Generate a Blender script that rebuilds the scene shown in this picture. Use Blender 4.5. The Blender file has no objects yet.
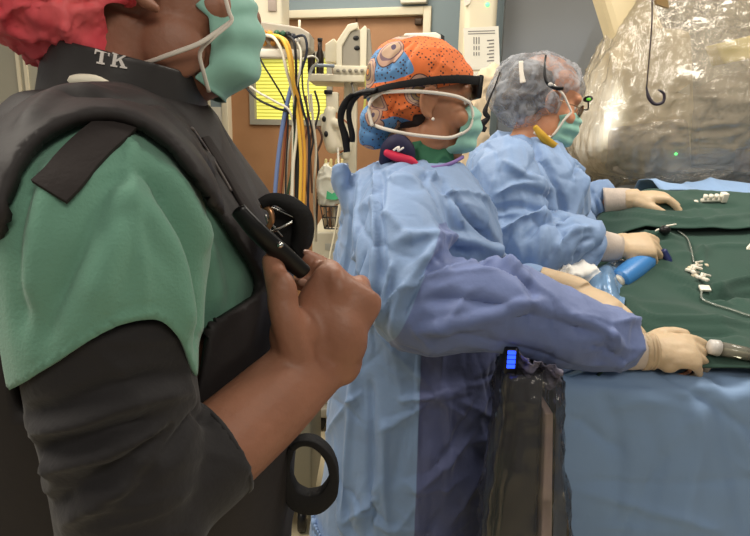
import bpy, bmesh, math, random
import numpy as np
from mathutils import Vector, Matrix, Euler
from mathutils.bvhtree import BVHTree

random.seed(7)
scene = bpy.context.scene
COL = scene.collection

# ------------------------------------------------------------------ camera
FOCAL = 600.0
cam_data = bpy.data.cameras.new('camera')
cam = bpy.data.objects.new('camera', cam_data)
COL.objects.link(cam)
cam_data.sensor_fit = 'HORIZONTAL'
cam_data.sensor_width = 36.0
cam_data.lens = FOCAL / 750.0 * 36.0
cam_data.clip_start = 0.02
CAM_LOC = Vector((0, 0, 1.45))
CAM_ROT = Matrix.Rotation(math.radians(90 - 13), 3, 'X') @ Matrix.Rotation(math.radians(1.2), 3, 'Z')
cam.matrix_world = Matrix.Translation(CAM_LOC) @ CAM_ROT.to_4x4()
scene.camera = cam

# ------------------------------------------------------------------ world, lights, exposure
scene.view_settings.view_transform = 'Standard'
scene.view_settings.look = 'None'
scene.view_settings.gamma = 1.0
scene.view_settings.use_curve_mapping = False
scene.view_settings.exposure = -0.12
scene.cycles.transparent_max_bounces = 24
scene.cycles.max_bounces = 8
world = bpy.data.worlds.new('world')
scene.world = world
world.use_nodes = True
bgn = world.node_tree.nodes['Background']
bgn.inputs[0].default_value = (1.0, 0.95, 0.88, 1)
bgn.inputs[1].default_value = 0.21


def area(name, loc, size, energy, color, target=None, size_y=None):
    l = bpy.data.lights.new(name, 'AREA')
    l.energy = energy
    l.color = color
    l.size = size
    if size_y:
        l.shape = 'RECTANGLE'
        l.size_y = size_y
    o = bpy.data.objects.new(name, l)
    COL.objects.link(o)
    o.location = loc
    if target is not None:
        o.rotation_euler = (Vector(target) - Vector(loc)).to_track_quat('-Z', 'Y').to_euler()
    return o


WARM = (1.0, 0.92, 0.80)
area('ceiling_panel_light_left', (-1.5, 0.5, 2.7), 1.2, 34, WARM, (-0.2, 0.9, 1.0), 0.6)
area('ceiling_panel_light_centre', (-0.55, 1.75, 2.75), 1.2, 30, WARM, (0.1, 1.5, 0.8), 0.6)
area('ceiling_panel_light_door', (-0.4, 3.0, 2.72), 1.2, 26, WARM, (-0.4, 3.1, 0), 0.6)
area('ceiling_panel_light_table', (1.4, 1.4, 2.75), 1.2, 38, WARM, (1.3, 2.0, 0), 0.6)
area('ceiling_panel_light_behind', (0.6, -1.0, 2.6), 1.2, 18, WARM, (0.3, 1.0, 1.0), 0.6)


# ------------------------------------------------------------------ pixel ray to a point at a real distance
def ray(px, py):
    return (CAM_ROT @ Vector(((px - 375.0) / FOCAL, (268.0 - py) / FOCAL, -1.0)))


def W(px, py, Y):
    d = ray(px, py)
    return CAM_LOC + d * (Y / d.y)


def WZ(px, py, z):
    d = ray(px, py)
    return CAM_LOC + d * ((z - CAM_LOC.z) / d.z)


# ------------------------------------------------------------------ materials
def lin(c):
    out = []
    for v in c[:3]:
        v = v / 255.0
        out.append(v / 12.92 if v <= 0.04045 else ((v + 0.055) / 1.055) ** 2.4)
    return (*out, 1.0)


MATS = {}


def mat(name, rgb, rough=0.6, metal=0.0, spec=0.4, vary=0.0, vscale=6.0, bump=0.0, bscale=60.0, bstretch=None,
        sheen=0.0, sub=0.0, emit=None, estr=0.0, rgb2=None, coat=0.0, bdist=0.002):
    if name in MATS:
        return MATS[name]
    m = bpy.data.materials.new(name)
    m.use_nodes = True
    nt = m.node_tree
    b = nt.nodes['Principled BSDF']
    c = lin(rgb)
    b.inputs['Base Color'].default_value = c
    b.inputs['Roughness'].default_value = rough
    b.inputs['Metallic'].default_value = metal
    b.inputs['Specular IOR Level'].default_value = spec
    b.inputs['Sheen Weight'].default_value = sheen
    b.inputs['Coat Weight'].default_value = coat
    if sub:
        b.inputs['Subsurface Weight'].default_value = sub
        b.inputs['Subsurface Radius'].default_value = (0.012, 0.005, 0.003)
        b.inputs['Subsurface Scale'].default_value = 0.5
    if emit:
        b.inputs['Emission Color'].default_value = lin(emit)
        b.inputs['Emission Strength'].default_value = estr
    tc = nt.nodes.new('ShaderNodeTexCoord')
    if vary or rgb2:
        n = nt.nodes.new('ShaderNodeTexNoise')
        n.inputs['Scale'].default_value = vscale
        n.inputs['Detail'].default_value = 5
        nt.links.new(tc.outputs['Object'], n.inputs['Vector'])
        mx = nt.nodes.new('ShaderNodeMix')
        mx.data_type = 'RGBA'
        c2 = lin(rgb2) if rgb2 else (*[min(1, v * (1 + vary)) for v in c[:3]], 1)
        c1 = c if rgb2 else (*[v * (1 - vary) for v in c[:3]], 1)
        mx.inputs[6].default_value = c1
        mx.inputs[7].default_value = c2
        rm = nt.nodes.new('ShaderNodeMapRange')
        rm.inputs[1].default_value = 0.3
        rm.inputs[2].default_value = 0.7
        nt.links.new(n.outputs['Fac'], rm.inputs[0])
        nt.links.new(rm.outputs[0], mx.inputs[0])
        nt.links.new(mx.outputs[2], b.inputs['Base Color'])
    if bump:
        n2 = nt.nodes.new('ShaderNodeTexNoise')
        n2.inputs['Scale'].default_value = bscale
        n2.inputs['Detail'].default_value = 4
        if bstretch:
            mp = nt.nodes.new('ShaderNodeMapping')
            mp.inputs['Scale'].default_value = bstretch
            nt.links.new(tc.outputs['Object'], mp.inputs['Vector'])
            nt.links.new(mp.outputs[0], n2.inputs['Vector'])
        else:
            nt.links.new(tc.outputs['Object'], n2.inputs['Vector'])
        bp = nt.nodes.new('ShaderNodeBump')
        bp.inputs['Strength'].default_value = bump
        bp.inputs['Distance'].default_value = bdist
        nt.links.new(n2.outputs['Fac'], bp.inputs['Height'])
        nt.links.new(bp.outputs[0], b.inputs['Normal'])
    MATS[name] = m
    return m


def plastic_mat(name, tint, opacity, gloss_rough=0.12, bscale=14.0, bstrength=0.7, stretch=(1, 1, 1), haze=(200, 195, 185), dist=0.01, ior=1.5):
    """clear crinkled polythene: see-through film, a little milky, with glossy creases"""
    m = bpy.data.materials.new(name)
    m.use_nodes = True
    nt = m.node_tree
    nt.nodes.remove(nt.nodes['Principled BSDF'])
    out = nt.nodes['Material Output']
    tc = nt.nodes.new('ShaderNodeTexCoord')
    mp = nt.nodes.new('ShaderNodeMapping')
    mp.inputs['Scale'].default_value = stretch
    nt.links.new(tc.outputs['Object'], mp.inputs['Vector'])
    nz = nt.nodes.new('ShaderNodeTexNoise')
    nz.inputs['Scale'].default_value = bscale
    nz.inputs['Detail'].default_value = 6
    nz.inputs['Distortion'].default_value = 1.2
    nt.links.new(mp.outputs[0], nz.inputs['Vector'])
    bp = nt.nodes.new('ShaderNodeBump')
    bp.inputs['Strength'].default_value = bstrength
    bp.inputs['Distance'].default_value = dist
    nt.links.new(nz.outputs['Fac'], bp.inputs['Height'])
    tr = nt.nodes.new('ShaderNodeBsdfTransparent')
    tr.inputs[0].default_value = lin(tint)
    df = nt.nodes.new('ShaderNodeBsdfDiffuse')
    df.inputs[0].default_value = lin(haze)
    nt.links.new(bp.outputs[0], df.inputs['Normal'])
    gl = nt.nodes.new('ShaderNodeBsdfGlossy')
    gl.inputs['Roughness'].default_value = gloss_rough
    nt.links.new(bp.outputs[0], gl.inputs['Normal'])
    m1 = nt.nodes.new('ShaderNodeMixShader')
    m1.inputs[0].default_value = opacity
    nt.links.new(tr.outputs[0], m1.inputs[1])
    nt.links.new(df.outputs[0], m1.inputs[2])
    fr = nt.nodes.new('ShaderNodeFresnel')
    fr.inputs[0].default_value = ior
    nt.links.new(bp.outputs[0], fr.inputs['Normal'])
    m2 = nt.nodes.new('ShaderNodeMixShader')
    nt.links.new(fr.outputs[0], m2.inputs[0])
    nt.links.new(m1.outputs[0], m2.inputs[1])
    nt.links.new(gl.outputs[0], m2.inputs[2])
    nt.links.new(m2.outputs[0], out.inputs['Surface'])
    return m


# ------------------------------------------------------------------ numpy gradient noise
_rng = np.random.RandomState(3)
_perm = np.concatenate([_rng.permutation(256)] * 3)
_grad = _rng.normal(size=(256, 3))
_grad /= np.linalg.norm(_grad, axis=1)[:, None]


def perlin(p):
    i = np.floor(p).astype(int)
    f = p - i
    u = f * f * f * (f * (f * 6 - 15) + 10)
    i &= 255
    r = 0
    for dx in (0, 1):
        for dy in (0, 1):
            for dz in (0, 1):
                h = _perm[_perm[_perm[(i[:, 0] + dx) & 255] + ((i[:, 1] + dy) & 255)] + ((i[:, 2] + dz) & 255)]
                g = _grad[h]
                dot = g[:, 0] * (f[:, 0] - dx) + g[:, 1] * (f[:, 1] - dy) + g[:, 2] * (f[:, 2] - dz)
                wx = u[:, 0] if dx else 1 - u[:, 0]
                wy = u[:, 1] if dy else 1 - u[:, 1]
                wz = u[:, 2] if dz else 1 - u[:, 2]
                r = r + dot * wx * wy * wz
    return r


def ridged(p):
    return 1.0 - np.minimum(1.0, np.abs(perlin(p)) * 2.6)


# ------------------------------------------------------------------ geometry buffers
def frame_for(t, hint=None):
    t = t.normalized()
    h = Vector(hint) if hint is not None else (Vector((0, 0, 1)) if abs(t.z) < 0.9 else Vector((1, 0, 0)))
    u = h - t * h.dot(t)
    if u.length < 1e-5:
        h = Vector((0.3, 0.8, 0.5))
        u = h - t * h.dot(t)
    u.normalize()
    return u, t.cross(u)


def spline(P, R, sub):
    """Catmull-Rom through points and radii"""
    n = len(P)
    op, orr = [], []
    for i in range(n - 1):
        p0, p1, p2, p3 = P[max(i - 1, 0)], P[i], P[i + 1], P[min(i + 2, n - 1)]
        r1, r2 = R[i], R[i + 1]
        for k in range(sub):
            t = k / sub
            op.append(0.5 * ((2 * p1) + (p2 - p0) * t + (2 * p0 - 5 * p1 + 4 * p2 - p3) * t * t + (3 * p1 - p0 - 3 * p2 + p3) * t ** 3))
            s = t * t * (3 - 2 * t)
            orr.append((r1[0] + (r2[0] - r1[0]) * s, r1[1] + (r2[1] - r1[1]) * s))
    op.append(P[-1])
    orr.append(R[-1])
    return op, orr


class G:
    def __init__(self):
        self.v, self.f = [], []

    def add(self, v, f):
        o = len(self.v)
        self.v += [tuple(x) for x in v]
        self.f += [tuple(i + o for i in q) for q in f]
        return self

    def tube(self, P, R, n=12, sub=4, hint=None, caps=True, round_caps=False):
        P = [Vector(p) for p in P]
        if not isinstance(R, list):
            R = [R] * len(P)
        R = [(r, r) if not isinstance(r, (tuple, list)) else r for r in R]
        if round_caps:
            t0 = (P[0] - P[1]).normalized(); t1 = (P[-1] - P[-2]).normalized()
            a, b = R[0], R[-1]
            ra, rb = min(a), min(b)
            P = [P[0] + t0 * ra * 0.95, P[0] + t0 * ra * 0.6] + P + [P[-1] + t1 * rb * 0.6, P[-1] + t1 * rb * 0.95]
            R = [(a[0] * .3, a[1] * .3), (a[0] * .8, a[1] * .8)] + R + [(b[0] * .8, b[1] * .8), (b[0] * .3, b[1] * .3)]
        if sub > 1:
            P, R = spline(P, R, sub)
        verts, faces = [], []
        m = len(P)
        u = None
        for i in range(m):
            t = P[min(i + 1, m - 1)] - P[max(i - 1, 0)]
            if t.length < 1e-9:
                t = Vector((0, 0, 1))
            if hint is not None or u is None:
                u, w = frame_for(t, hint)
            else:
                t.normalize()
                u = (u - t * u.dot(t))
                u.normalize()
                w = t.cross(u)
            for k in range(n):
                a = 2 * math.pi * k / n
                verts.append(P[i] + u * (R[i][0] * math.cos(a)) + w * (R[i][1] * math.sin(a)))
        for i in range(m - 1):
            for k in range(n):
                k2 = (k + 1) % n
                faces.append((i * n + k, i * n + k2, (i + 1) * n + k2, (i + 1) * n + k))
        if caps:
            verts.append(P[0]); c0 = len(verts) - 1
            verts.append(P[-1]); c1 = len(verts) - 1
            for k in range(n):
                k2 = (k + 1) % n
                faces.append((c0, k2, k))
                faces.append((c1, (m - 1) * n + k, (m - 1) * n + k2))
        return self.add(verts, faces)

    def rings(self, rings, n=40, power=2.0, sub=5, caps=True):
        """horizontal rings (cx, cy, z, rx, ry) stacked from bottom to top"""
        arr = [np.array(r, float) for r in rings]
        out = []
        k = len(arr)
        for i in range(k - 1):
            p0, p1, p2, p3 = arr[max(i - 1, 0)], arr[i], arr[i + 1], arr[min(i + 2, k - 1)]
            for s in range(sub):
                t = s / sub
                out.append(0.5 * (2 * p1 + (p2 - p0) * t + (2 * p0 - 5 * p1 + 4 * p2 - p3) * t * t + (3 * p1 - p0 - 3 * p2 + p3) * t ** 3))
        out.append(arr[-1])
        verts, faces = [], []
        for r in out:
            for j in range(n):
                a = 2 * math.pi * j / n
                c, s = math.cos(a), math.sin(a)
                e = 2.0 / power
                x = math.copysign(abs(c) ** e, c)
                y = math.copysign(abs(s) ** e, s)
                verts.append((r[0] + r[3] * x, r[1] + r[4] * y, r[2]))
        m = len(out)
        for i in range(m - 1):
            for j in range(n):
                j2 = (j + 1) % n
                faces.append((i * n + j, i * n + j2, (i + 1) * n + j2, (i + 1) * n + j))
        if caps:
            verts.append((out[0][0], out[0][1], out[0][2])); c0 = len(verts) - 1
            verts.append((out[-1][0], out[-1][1], out[-1][2])); c1 = len(verts) - 1
            for j in range(n):
                j2 = (j + 1) % n
                faces.append((c0, j2, j))
                faces.append((c1, (m - 1) * n + j, (m - 1) * n + j2))
        return self.add(verts, faces)

    def ell(self, c, r, M=None, nu=20, nv=12):
        c = Vector(c)
        verts, faces = [], []
        for i in range(1, nv):
            th = math.pi * i / nv
            for j in range(nu):
                ph = 2 * math.pi * j / nu
                p = Vector((r[0] * math.sin(th) * math.cos(ph), r[1] * math.sin(th) * math.sin(ph), r[2] * math.cos(th)))
                verts.append(c + (M @ p if M else p))
        top = Vector((0, 0, r[2])); bot = -top
        verts.append(c + (M @ top if M else top)); a = len(verts) - 1
        verts.append(c + (M @ bot if M else bot)); b = len(verts) - 1
        for i in range(nv - 2):
            for j in range(nu):
                j2 = (j + 1) % nu
                faces.append((i * nu + j, (i + 1) * nu + j, (i + 1) * nu + j2, i * nu + j2))
        for j in range(nu):
            j2 = (j + 1) % nu
            faces.append((a, j, j2))
            faces.append((b, (nv - 2) * nu + j2, (nv - 2) * nu + j))
        return self.add(verts, faces)

    def box(self, lo, hi, M=None, bev=0.0):
        lo, hi = Vector(lo), Vector(hi)
        if bev <= 0:
            v = [Vector((x, y, z)) for x in (lo.x, hi.x) for y in (lo.y, hi.y) for z in (lo.z, hi.z)]
            f = [(0, 1, 3, 2), (4, 6, 7, 5), (0, 4, 5, 1), (2, 3, 7, 6), (0, 2, 6, 4), (1, 5, 7, 3)]
        else:
            bm = bmesh.new()
            bmesh.ops.create_cube(bm, size=1)
            for q in bm.verts:
                q.co = Vector([lo[i] + (q.co[i] + 0.5) * (hi[i] - lo[i]) for i in range(3)])
            bmesh.ops.bevel(bm, geom=bm.edges[:], offset=bev, segments=3, affect='EDGES', profile=0.5)
            bm.verts.index_update()
            v = [q.co.copy() for q in bm.verts]
            f = [tuple(x.index for x in q.verts) for q in bm.faces]
            bm.free()
        if M is not None:
            v = [M @ q for q in v]
        return self.add(v, f)

    def grid(self, fn, nu, nv):
        v = [fn(i / nu, j / nv) for i in range(nu + 1) for j in range(nv + 1)]
        f = [(i * (nv + 1) + j, (i + 1) * (nv + 1) + j, (i + 1) * (nv + 1) + j + 1, i * (nv + 1) + j + 1) for i in range(nu) for j in range(nv)]
        return self.add(v, f)

    def ribbon(self, P, width, thick, side, sub=5):
        """flat strap along points; side = list of (or one) across-directions"""
        P = [Vector(p) for p in P]
        S = [Vector(s) for s in side] if isinstance(side, list) else [Vector(side)] * len(P)
        Wd = width if isinstance(width, list) else [width] * len(P)
        Q, WW = spline(P, [(w, w) for w in Wd], sub)
        SS = []
        n = len(P)
        for i in range(n - 1):
            for k in range(sub):
                SS.append(S[i].lerp(S[i + 1], k / sub))
        SS.append(S[-1])
        v, f = [], []
        for i, p in enumerate(Q):
            t = (Q[min(i + 1, len(Q) - 1)] - Q[max(i - 1, 0)]).normalized()
            s = SS[i] - t * SS[i].dot(t)
            s.normalize()
            nn = t.cross(s)
            w = WW[i][0] / 2
            for a, b in ((-1, -1), (1, -1), (1, 1), (-1, 1)):
                v.append(p + s * (a * w) + nn * (b * thick / 2))
        m = len(Q)
        for i in range(m - 1):
            for k in range(4):
                k2 = (k + 1) % 4
                f.append((i * 4 + k, i * 4 + k2, (i + 1) * 4 + k2, (i + 1) * 4 + k))
        f.append((3, 2, 1, 0))
        f.append(tuple((m - 1) * 4 + k for k in range(4)))
        return self.add(v, f)

    def xform(self, M):
        self.v = [tuple(M @ Vector(p)) for p in self.v]
        return self

    def mesh(self):
        me = bpy.data.meshes.new('m')
        me.from_pydata(self.v, [], self.f)
        me.update()
        return me


def voxel(g, size, smooth=6, factor=0.5):
    """union of overlapping closed pieces as one continuous surface"""
    me = g.mesh() if isinstance(g, G) else g
    ob = bpy.data.objects.new('tmp', me)
    COL.objects.link(ob)
    r = ob.modifiers.new('r', 'REMESH')
    r.mode = 'VOXEL'
    r.voxel_size = size
    r.use_smooth_shade = True
    if smooth:
        s = ob.modifiers.new('s', 'SMOOTH')
        s.factor = factor
        s.iterations = smooth
    dg = bpy.context.evaluated_depsgraph_get()
    dg.update()
    out = bpy.data.meshes.new_from_object(ob.evaluated_get(dg))
    bpy.data.objects.remove(ob)
    bpy.data.meshes.remove(me)
    return out


def co_get(me):
    a = np.empty(len(me.vertices) * 3)
    me.vertices.foreach_get('co', a)
    return a.reshape(-1, 3)


def co_set(me, a):
    me.vertices.foreach_set('co', a.ravel())
    me.update()


def nrm(me):
    a = np.empty(len(me.vertices) * 3)
    me.vertex_normals.foreach_get('vector', a)
    return a.reshape(-1, 3)


def wrinkle(me, amp, scale, seed=0.0, warp=0.4, mask=None):
    """crease field: sharp ridges of domain-warped noise; scale = (x, y, z) frequencies"""
    p = co_get(me)
    q = p * np.array(scale) + seed
    wv = np.stack([perlin(q * 0.7 + 11.3), perlin(q * 0.7 + 37.1), perlin(q * 0.7 + 71.7)], 1)
    h = ridged(q + wv * warp * 2.5)
    h = h ** 3 - 0.25
    if mask is not None:
        h = h * mask(p)
    co_set(me, p + nrm(me) * (h * amp)[:, None])


def creases(me, amp, count=14, width=.010, period=(.10, .26), seed=1, cover=.12, up=.5):
    """sparse straight sharp creases between flat facets, as in stiff nonwoven cloth"""
    rs = np.random.RandomState(seed)
    p = co_get(me)
    out = np.zeros(len(p))
    wv = np.stack([perlin(p * 2.3 + s) for s in (3.1, 17.7, 41.9)], 1)
    for i in range(count):
        d = rs.normal(size=3)
        d[2] *= up
        d /= np.linalg.norm(d)
        T = rs.uniform(*period)
        w = width * rs.uniform(.6, 1.6)
        x = (p + wv * .035) @ d / T + rs.uniform(0, 9)
        dist = np.abs(x - np.floor(x) - .5) * T
        m = np.clip((perlin(p * rs.uniform(3, 6) + rs.uniform(0, 90, 3)) - cover) * 6, 0, 1)
        a = amp * rs.uniform(.5, 1.2) * (1 if rs.rand() < .6 else -1)
        out += a * m * (np.exp(-dist / w) - .25 * np.exp(-dist / (w * 3)))
    co_set(me, p + nrm(me) * out[:, None])


def soft(me, amp, freq, seed=0.0):
    p = co_get(me)
    h = perlin(p * freq + seed)
    co_set(me, p + nrm(me) * (h * amp)[:, None])


def bvh_of(me):
    v = [q.co.copy() for q in me.vertices]
    f = [tuple(q.vertices) for q in me.polygons]
    return BVHTree.FromPolygons(v, f)


def hit(bvh, px, py, off=0.0):
    d = ray(px, py).normalized()
    loc, n, i, dist = bvh.ray_cast(CAM_LOC, d)
    if loc is None:
        loc, n, i, dist = bvh.find_nearest(CAM_LOC + d * 1.0)
        return loc, n
    if n.dot(d) > 0:
        n = -n
    return loc + n * off, n


def folds(me, items):
    """items: (pixel polyline, width m, height m): a ridge (+) or a valley (-) pressed into the cloth along that line"""
    b = bvh_of(me)
    p = co_get(me)
    n = nrm(me)
    disp = np.zeros(len(p))
    for line, w, h in items:
        P, _ = spline([Vector((x, y, 0)) for x, y in line], [(0, 0)] * len(line), 6)
        pts = []
        for q in P:
            l, _n = hit(b, q.x, q.y)
            if l is not None:
                pts.append(np.array(l))
        m = len(pts)
        best = np.zeros(len(p))
        for i in range(m - 1):
            a, c = pts[i], pts[i + 1]
            if np.linalg.norm(c - a) > 0.12:
                continue
            ab = c - a
            t = np.clip(((p - a) @ ab) / max(1e-12, ab @ ab), 0, 1)
            d = np.linalg.norm(p - (a + t[:, None] * ab), axis=1)
            s = (i + t) / max(1, m - 1)
            taper = np.clip(np.minimum(s, 1 - s) * 5 + 0.25, 0, 1)
            best = np.maximum(best, np.exp(-(d / w) ** 2) * taper)
        disp += best * h
    co_set(me, p + n * disp[:, None])


def cut(me, keep, fair=14):
    """delete the faces whose centre fails keep(c, n)"""
    bm = bmesh.new()
    bm.from_mesh(me)
    bm.normal_update()
    kill = [f for f in bm.faces if not keep(f.calc_center_median(), f.normal)]
    bmesh.ops.delete(bm, geom=kill, context='FACES')
    # drop slivers hanging off the cut, then fair the cut edge into a clean hem
    bmesh.ops.delete(bm, geom=[f for f in bm.faces if sum(len(e.link_faces) == 1 for e in f.edges) >= 3], context='FACES')
    nb = {}
    for e in bm.edges:
        if len(e.link_faces) == 1:
            a, b = e.verts
            nb.setdefault(a, []).append(b)
            nb.setdefault(b, []).append(a)
    for _ in range(fair):
        new = {v: (v.co * 0.4 + sum((q.co for q in qs), Vector()) * (0.6 / len(qs))) for v, qs in nb.items() if len(qs) == 2}
        for v, co in new.items():
            v.co = co
    loose = [v for v in bm.verts if not v.link_faces]
    bmesh.ops.delete(bm, geom=loose, context='VERTS')
    bm.to_mesh(me)
    bm.free()
    me.update()
    return me


def proj(p):
    q = CAM_ROT.transposed() @ (Vector(p) - CAM_LOC)
    return 375 + FOCAL * q.x / -q.z, 268 - FOCAL * q.y / -q.z


def inpoly(x, y, poly):
    r = False
    j = len(poly) - 1
    for i in range(len(poly)):
        xi, yi = poly[i]; xj, yj = poly[j]
        if (yi > y) != (yj > y) and x < (xj - xi) * (y - yi) / (yj - yi) + xi:
            r = not r
        j = i
    return r


# ------------------------------------------------------------------ objects
BASE = {}


def thing(name, loc, label, cat, group=None):
    o = bpy.data.objects.new(name, None)
    COL.objects.link(o)
    o.location = loc
    o.empty_display_size = 0.05
    o['label'] = label
    o['category'] = cat
    if group:
        o['group'] = group
    BASE[o.name] = Vector(loc)
    return o


def obj(name, g, m, parent=None, label=None, cat=None, group=None, kind=None, smooth=True, solid=0.0, mats=None, sub=0, bevel=0.0):
    me = g.mesh() if isinstance(g, G) else g
    me.name = name
    p = co_get(me)
    if parent is not None:
        base = BASE[parent.name]
    else:
        base = Vector(((p[:, 0].min() + p[:, 0].max()) / 2, (p[:, 1].min() + p[:, 1].max()) / 2, p[:, 2].min()))
    co_set(me, p - np.array(base))
    o = bpy.data.objects.new(name, me)
    COL.objects.link(o)
    if mats:
        for q in mats:
            me.materials.append(q)
    else:
        me.materials.clear()
        me.materials.append(m)
    if smooth:
        me.polygons.foreach_set('use_smooth', [True] * len(me.polygons))
    if parent is not None:
        o.parent = parent
    else:
        o.location = base
    BASE[o.name] = base
    if label: o['label'] = label
    if cat: o['category'] = cat
    if group: o['group'] = group
    if kind: o['kind'] = kind
    if solid:
        s = o.modifiers.new('thickness', 'SOLIDIFY')
        s.thickness = solid
        s.offset = 0
    if bevel:
        s = o.modifiers.new('bevel', 'BEVEL')
        s.width = bevel
        s.segments = 2
        s.limit_method = 'ANGLE'
    if sub:
        s = o.modifiers.new('sub', 'SUBSURF')
        s.levels = sub
        s.render_levels = sub
    return o


def axes(c, x, z):
    """4x4 with local x, z directions at point c"""
    x = Vector(x).normalized()
    z = Vector(z)
    z = (z - x * z.dot(x)).normalized()
    y = z.cross(x)
    M = Matrix((x, y, z)).transposed().to_4x4()
    M.translation = Vector(c)
    return M
# ================================================================== people: shared builders
def head_geo(g, M):
    """skull, face, nose, lips, ears in a local frame: +x the way the face looks, +z up, origin between the ears"""
    L = G()
    L.ell((-0.012, 0, 0.045), (0.100, 0.078, 0.088))
    L.ell((0.030, 0, -0.005), (0.066, 0.066, 0.088))
    L.ell((0.040, 0, -0.075), (0.052, 0.052, 0.042))
    L.ell((0.074, 0, -0.096), (0.020, 0.024, 0.017))
    L.ell((0.075, 0, 0.038), (0.024, 0.055, 0.020))               # brow
    for s in (-1, 1):
        L.ell((0.066, s * 0.042, -0.020), (0.026, 0.026, 0.024))  # cheekbone
        L.ell((0.020, s * 0.056, -0.060), (0.034, 0.014, 0.036))  # jaw angle
    L.tube([(0.088, 0, 0.022), (0.104, 0, -0.004), (0.116, 0, -0.026), (0.098, 0, -0.036)], [0.009, 0.010, 0.0135, 0.010], n=10)
    for s in (-1, 1):
        L.ell((0.102, s * 0.012, -0.031), (0.011, 0.008, 0.008))
    L.ell((0.094, 0, -0.056), (0.011, 0.024, 0.007))
    L.ell((0.092, 0, -0.068), (0.011, 0.021, 0.008))
    for s in (-1, 1):                                             # ears: rim, bowl, lobe
        y = s * 0.079
        rim = [(0.012, y * 0.97, -0.002), (0.016, y * 1.07, 0.022), (0.002, y * 1.17, 0.035), (-0.016, y * 1.2, 0.024),
               (-0.018, y * 1.17, 0.0), (-0.006, y * 1.09, -0.020), (0.006, y * 1.02, -0.026)]
        L.tube(rim, [0.0042, 0.0050, 0.0050, 0.0050, 0.0048, 0.0062, 0.0058], n=8, round_caps=True)
        L.tube([(0.0, y * 1.07, 0.020), (-0.008, y * 1.1, 0.006), (-0.002, y * 1.04, -0.010)], [0.004, 0.0045, 0.004], n=8, round_caps=True)
        L.ell((-0.002, y * 1.0, 0.004), (0.016, 0.006, 0.026))
    L.xform(M)
    g.add(L.v, L.f)


def eyes(parent, M):
    for s in (-1, 1):
        e = G(); e.ell((0.0735, s * 0.031, 0.012), (0.0125, 0.0125, 0.0105)); e.xform(M)
        o = obj('eye', e, mat('eye_white', (225, 220, 212), 0.2), parent)
        i = G(); i.ell((0.0832, s * 0.031, 0.012), (0.0035, 0.0055, 0.0055)); i.xform(M)
        obj('iris', i, mat('iris_brown', (60, 40, 28), 0.15), o)


def mask_geo(front=0.124, top=0.002, bottom=-0.122, half=0.075, th=1.25, pleats=3, bow=0.0):
    g = G()

    def fn(u, v):
        a = (u - 0.5) * 2 * th
        z = top + (bottom - top) * v
        prof = [(0, 0.098), (0.2, front), (0.55, front - 0.002), (0.8, front - 0.012), (1.0, 0.072)]
        for (v0, x0), (v1, x1) in zip(prof, prof[1:]):
            if v <= v1:
                t = (v - v0) / (v1 - v0)
                t = t * t * (3 - 2 * t)
                x = x0 + (x1 - x0) * t
                break
        ed = abs(u - 0.5) * 2
        pl = 0.004 * math.sin(v * pleats * 2 * math.pi) * (1 - ed ** 4)
        xc = 0.012
        zz = z * (1 - 0.0 * ed) + (-0.060 - z) * 0.42 * ed ** 2.2
        return Vector((xc + (x - xc + pl) * math.cos(a), (half + pl * 0.6) * math.sin(a) * (1.0 - 0.16 * v) * (1 - .10 * ed ** 6), zz))
    return g.grid(fn, 44, 40)


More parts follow.
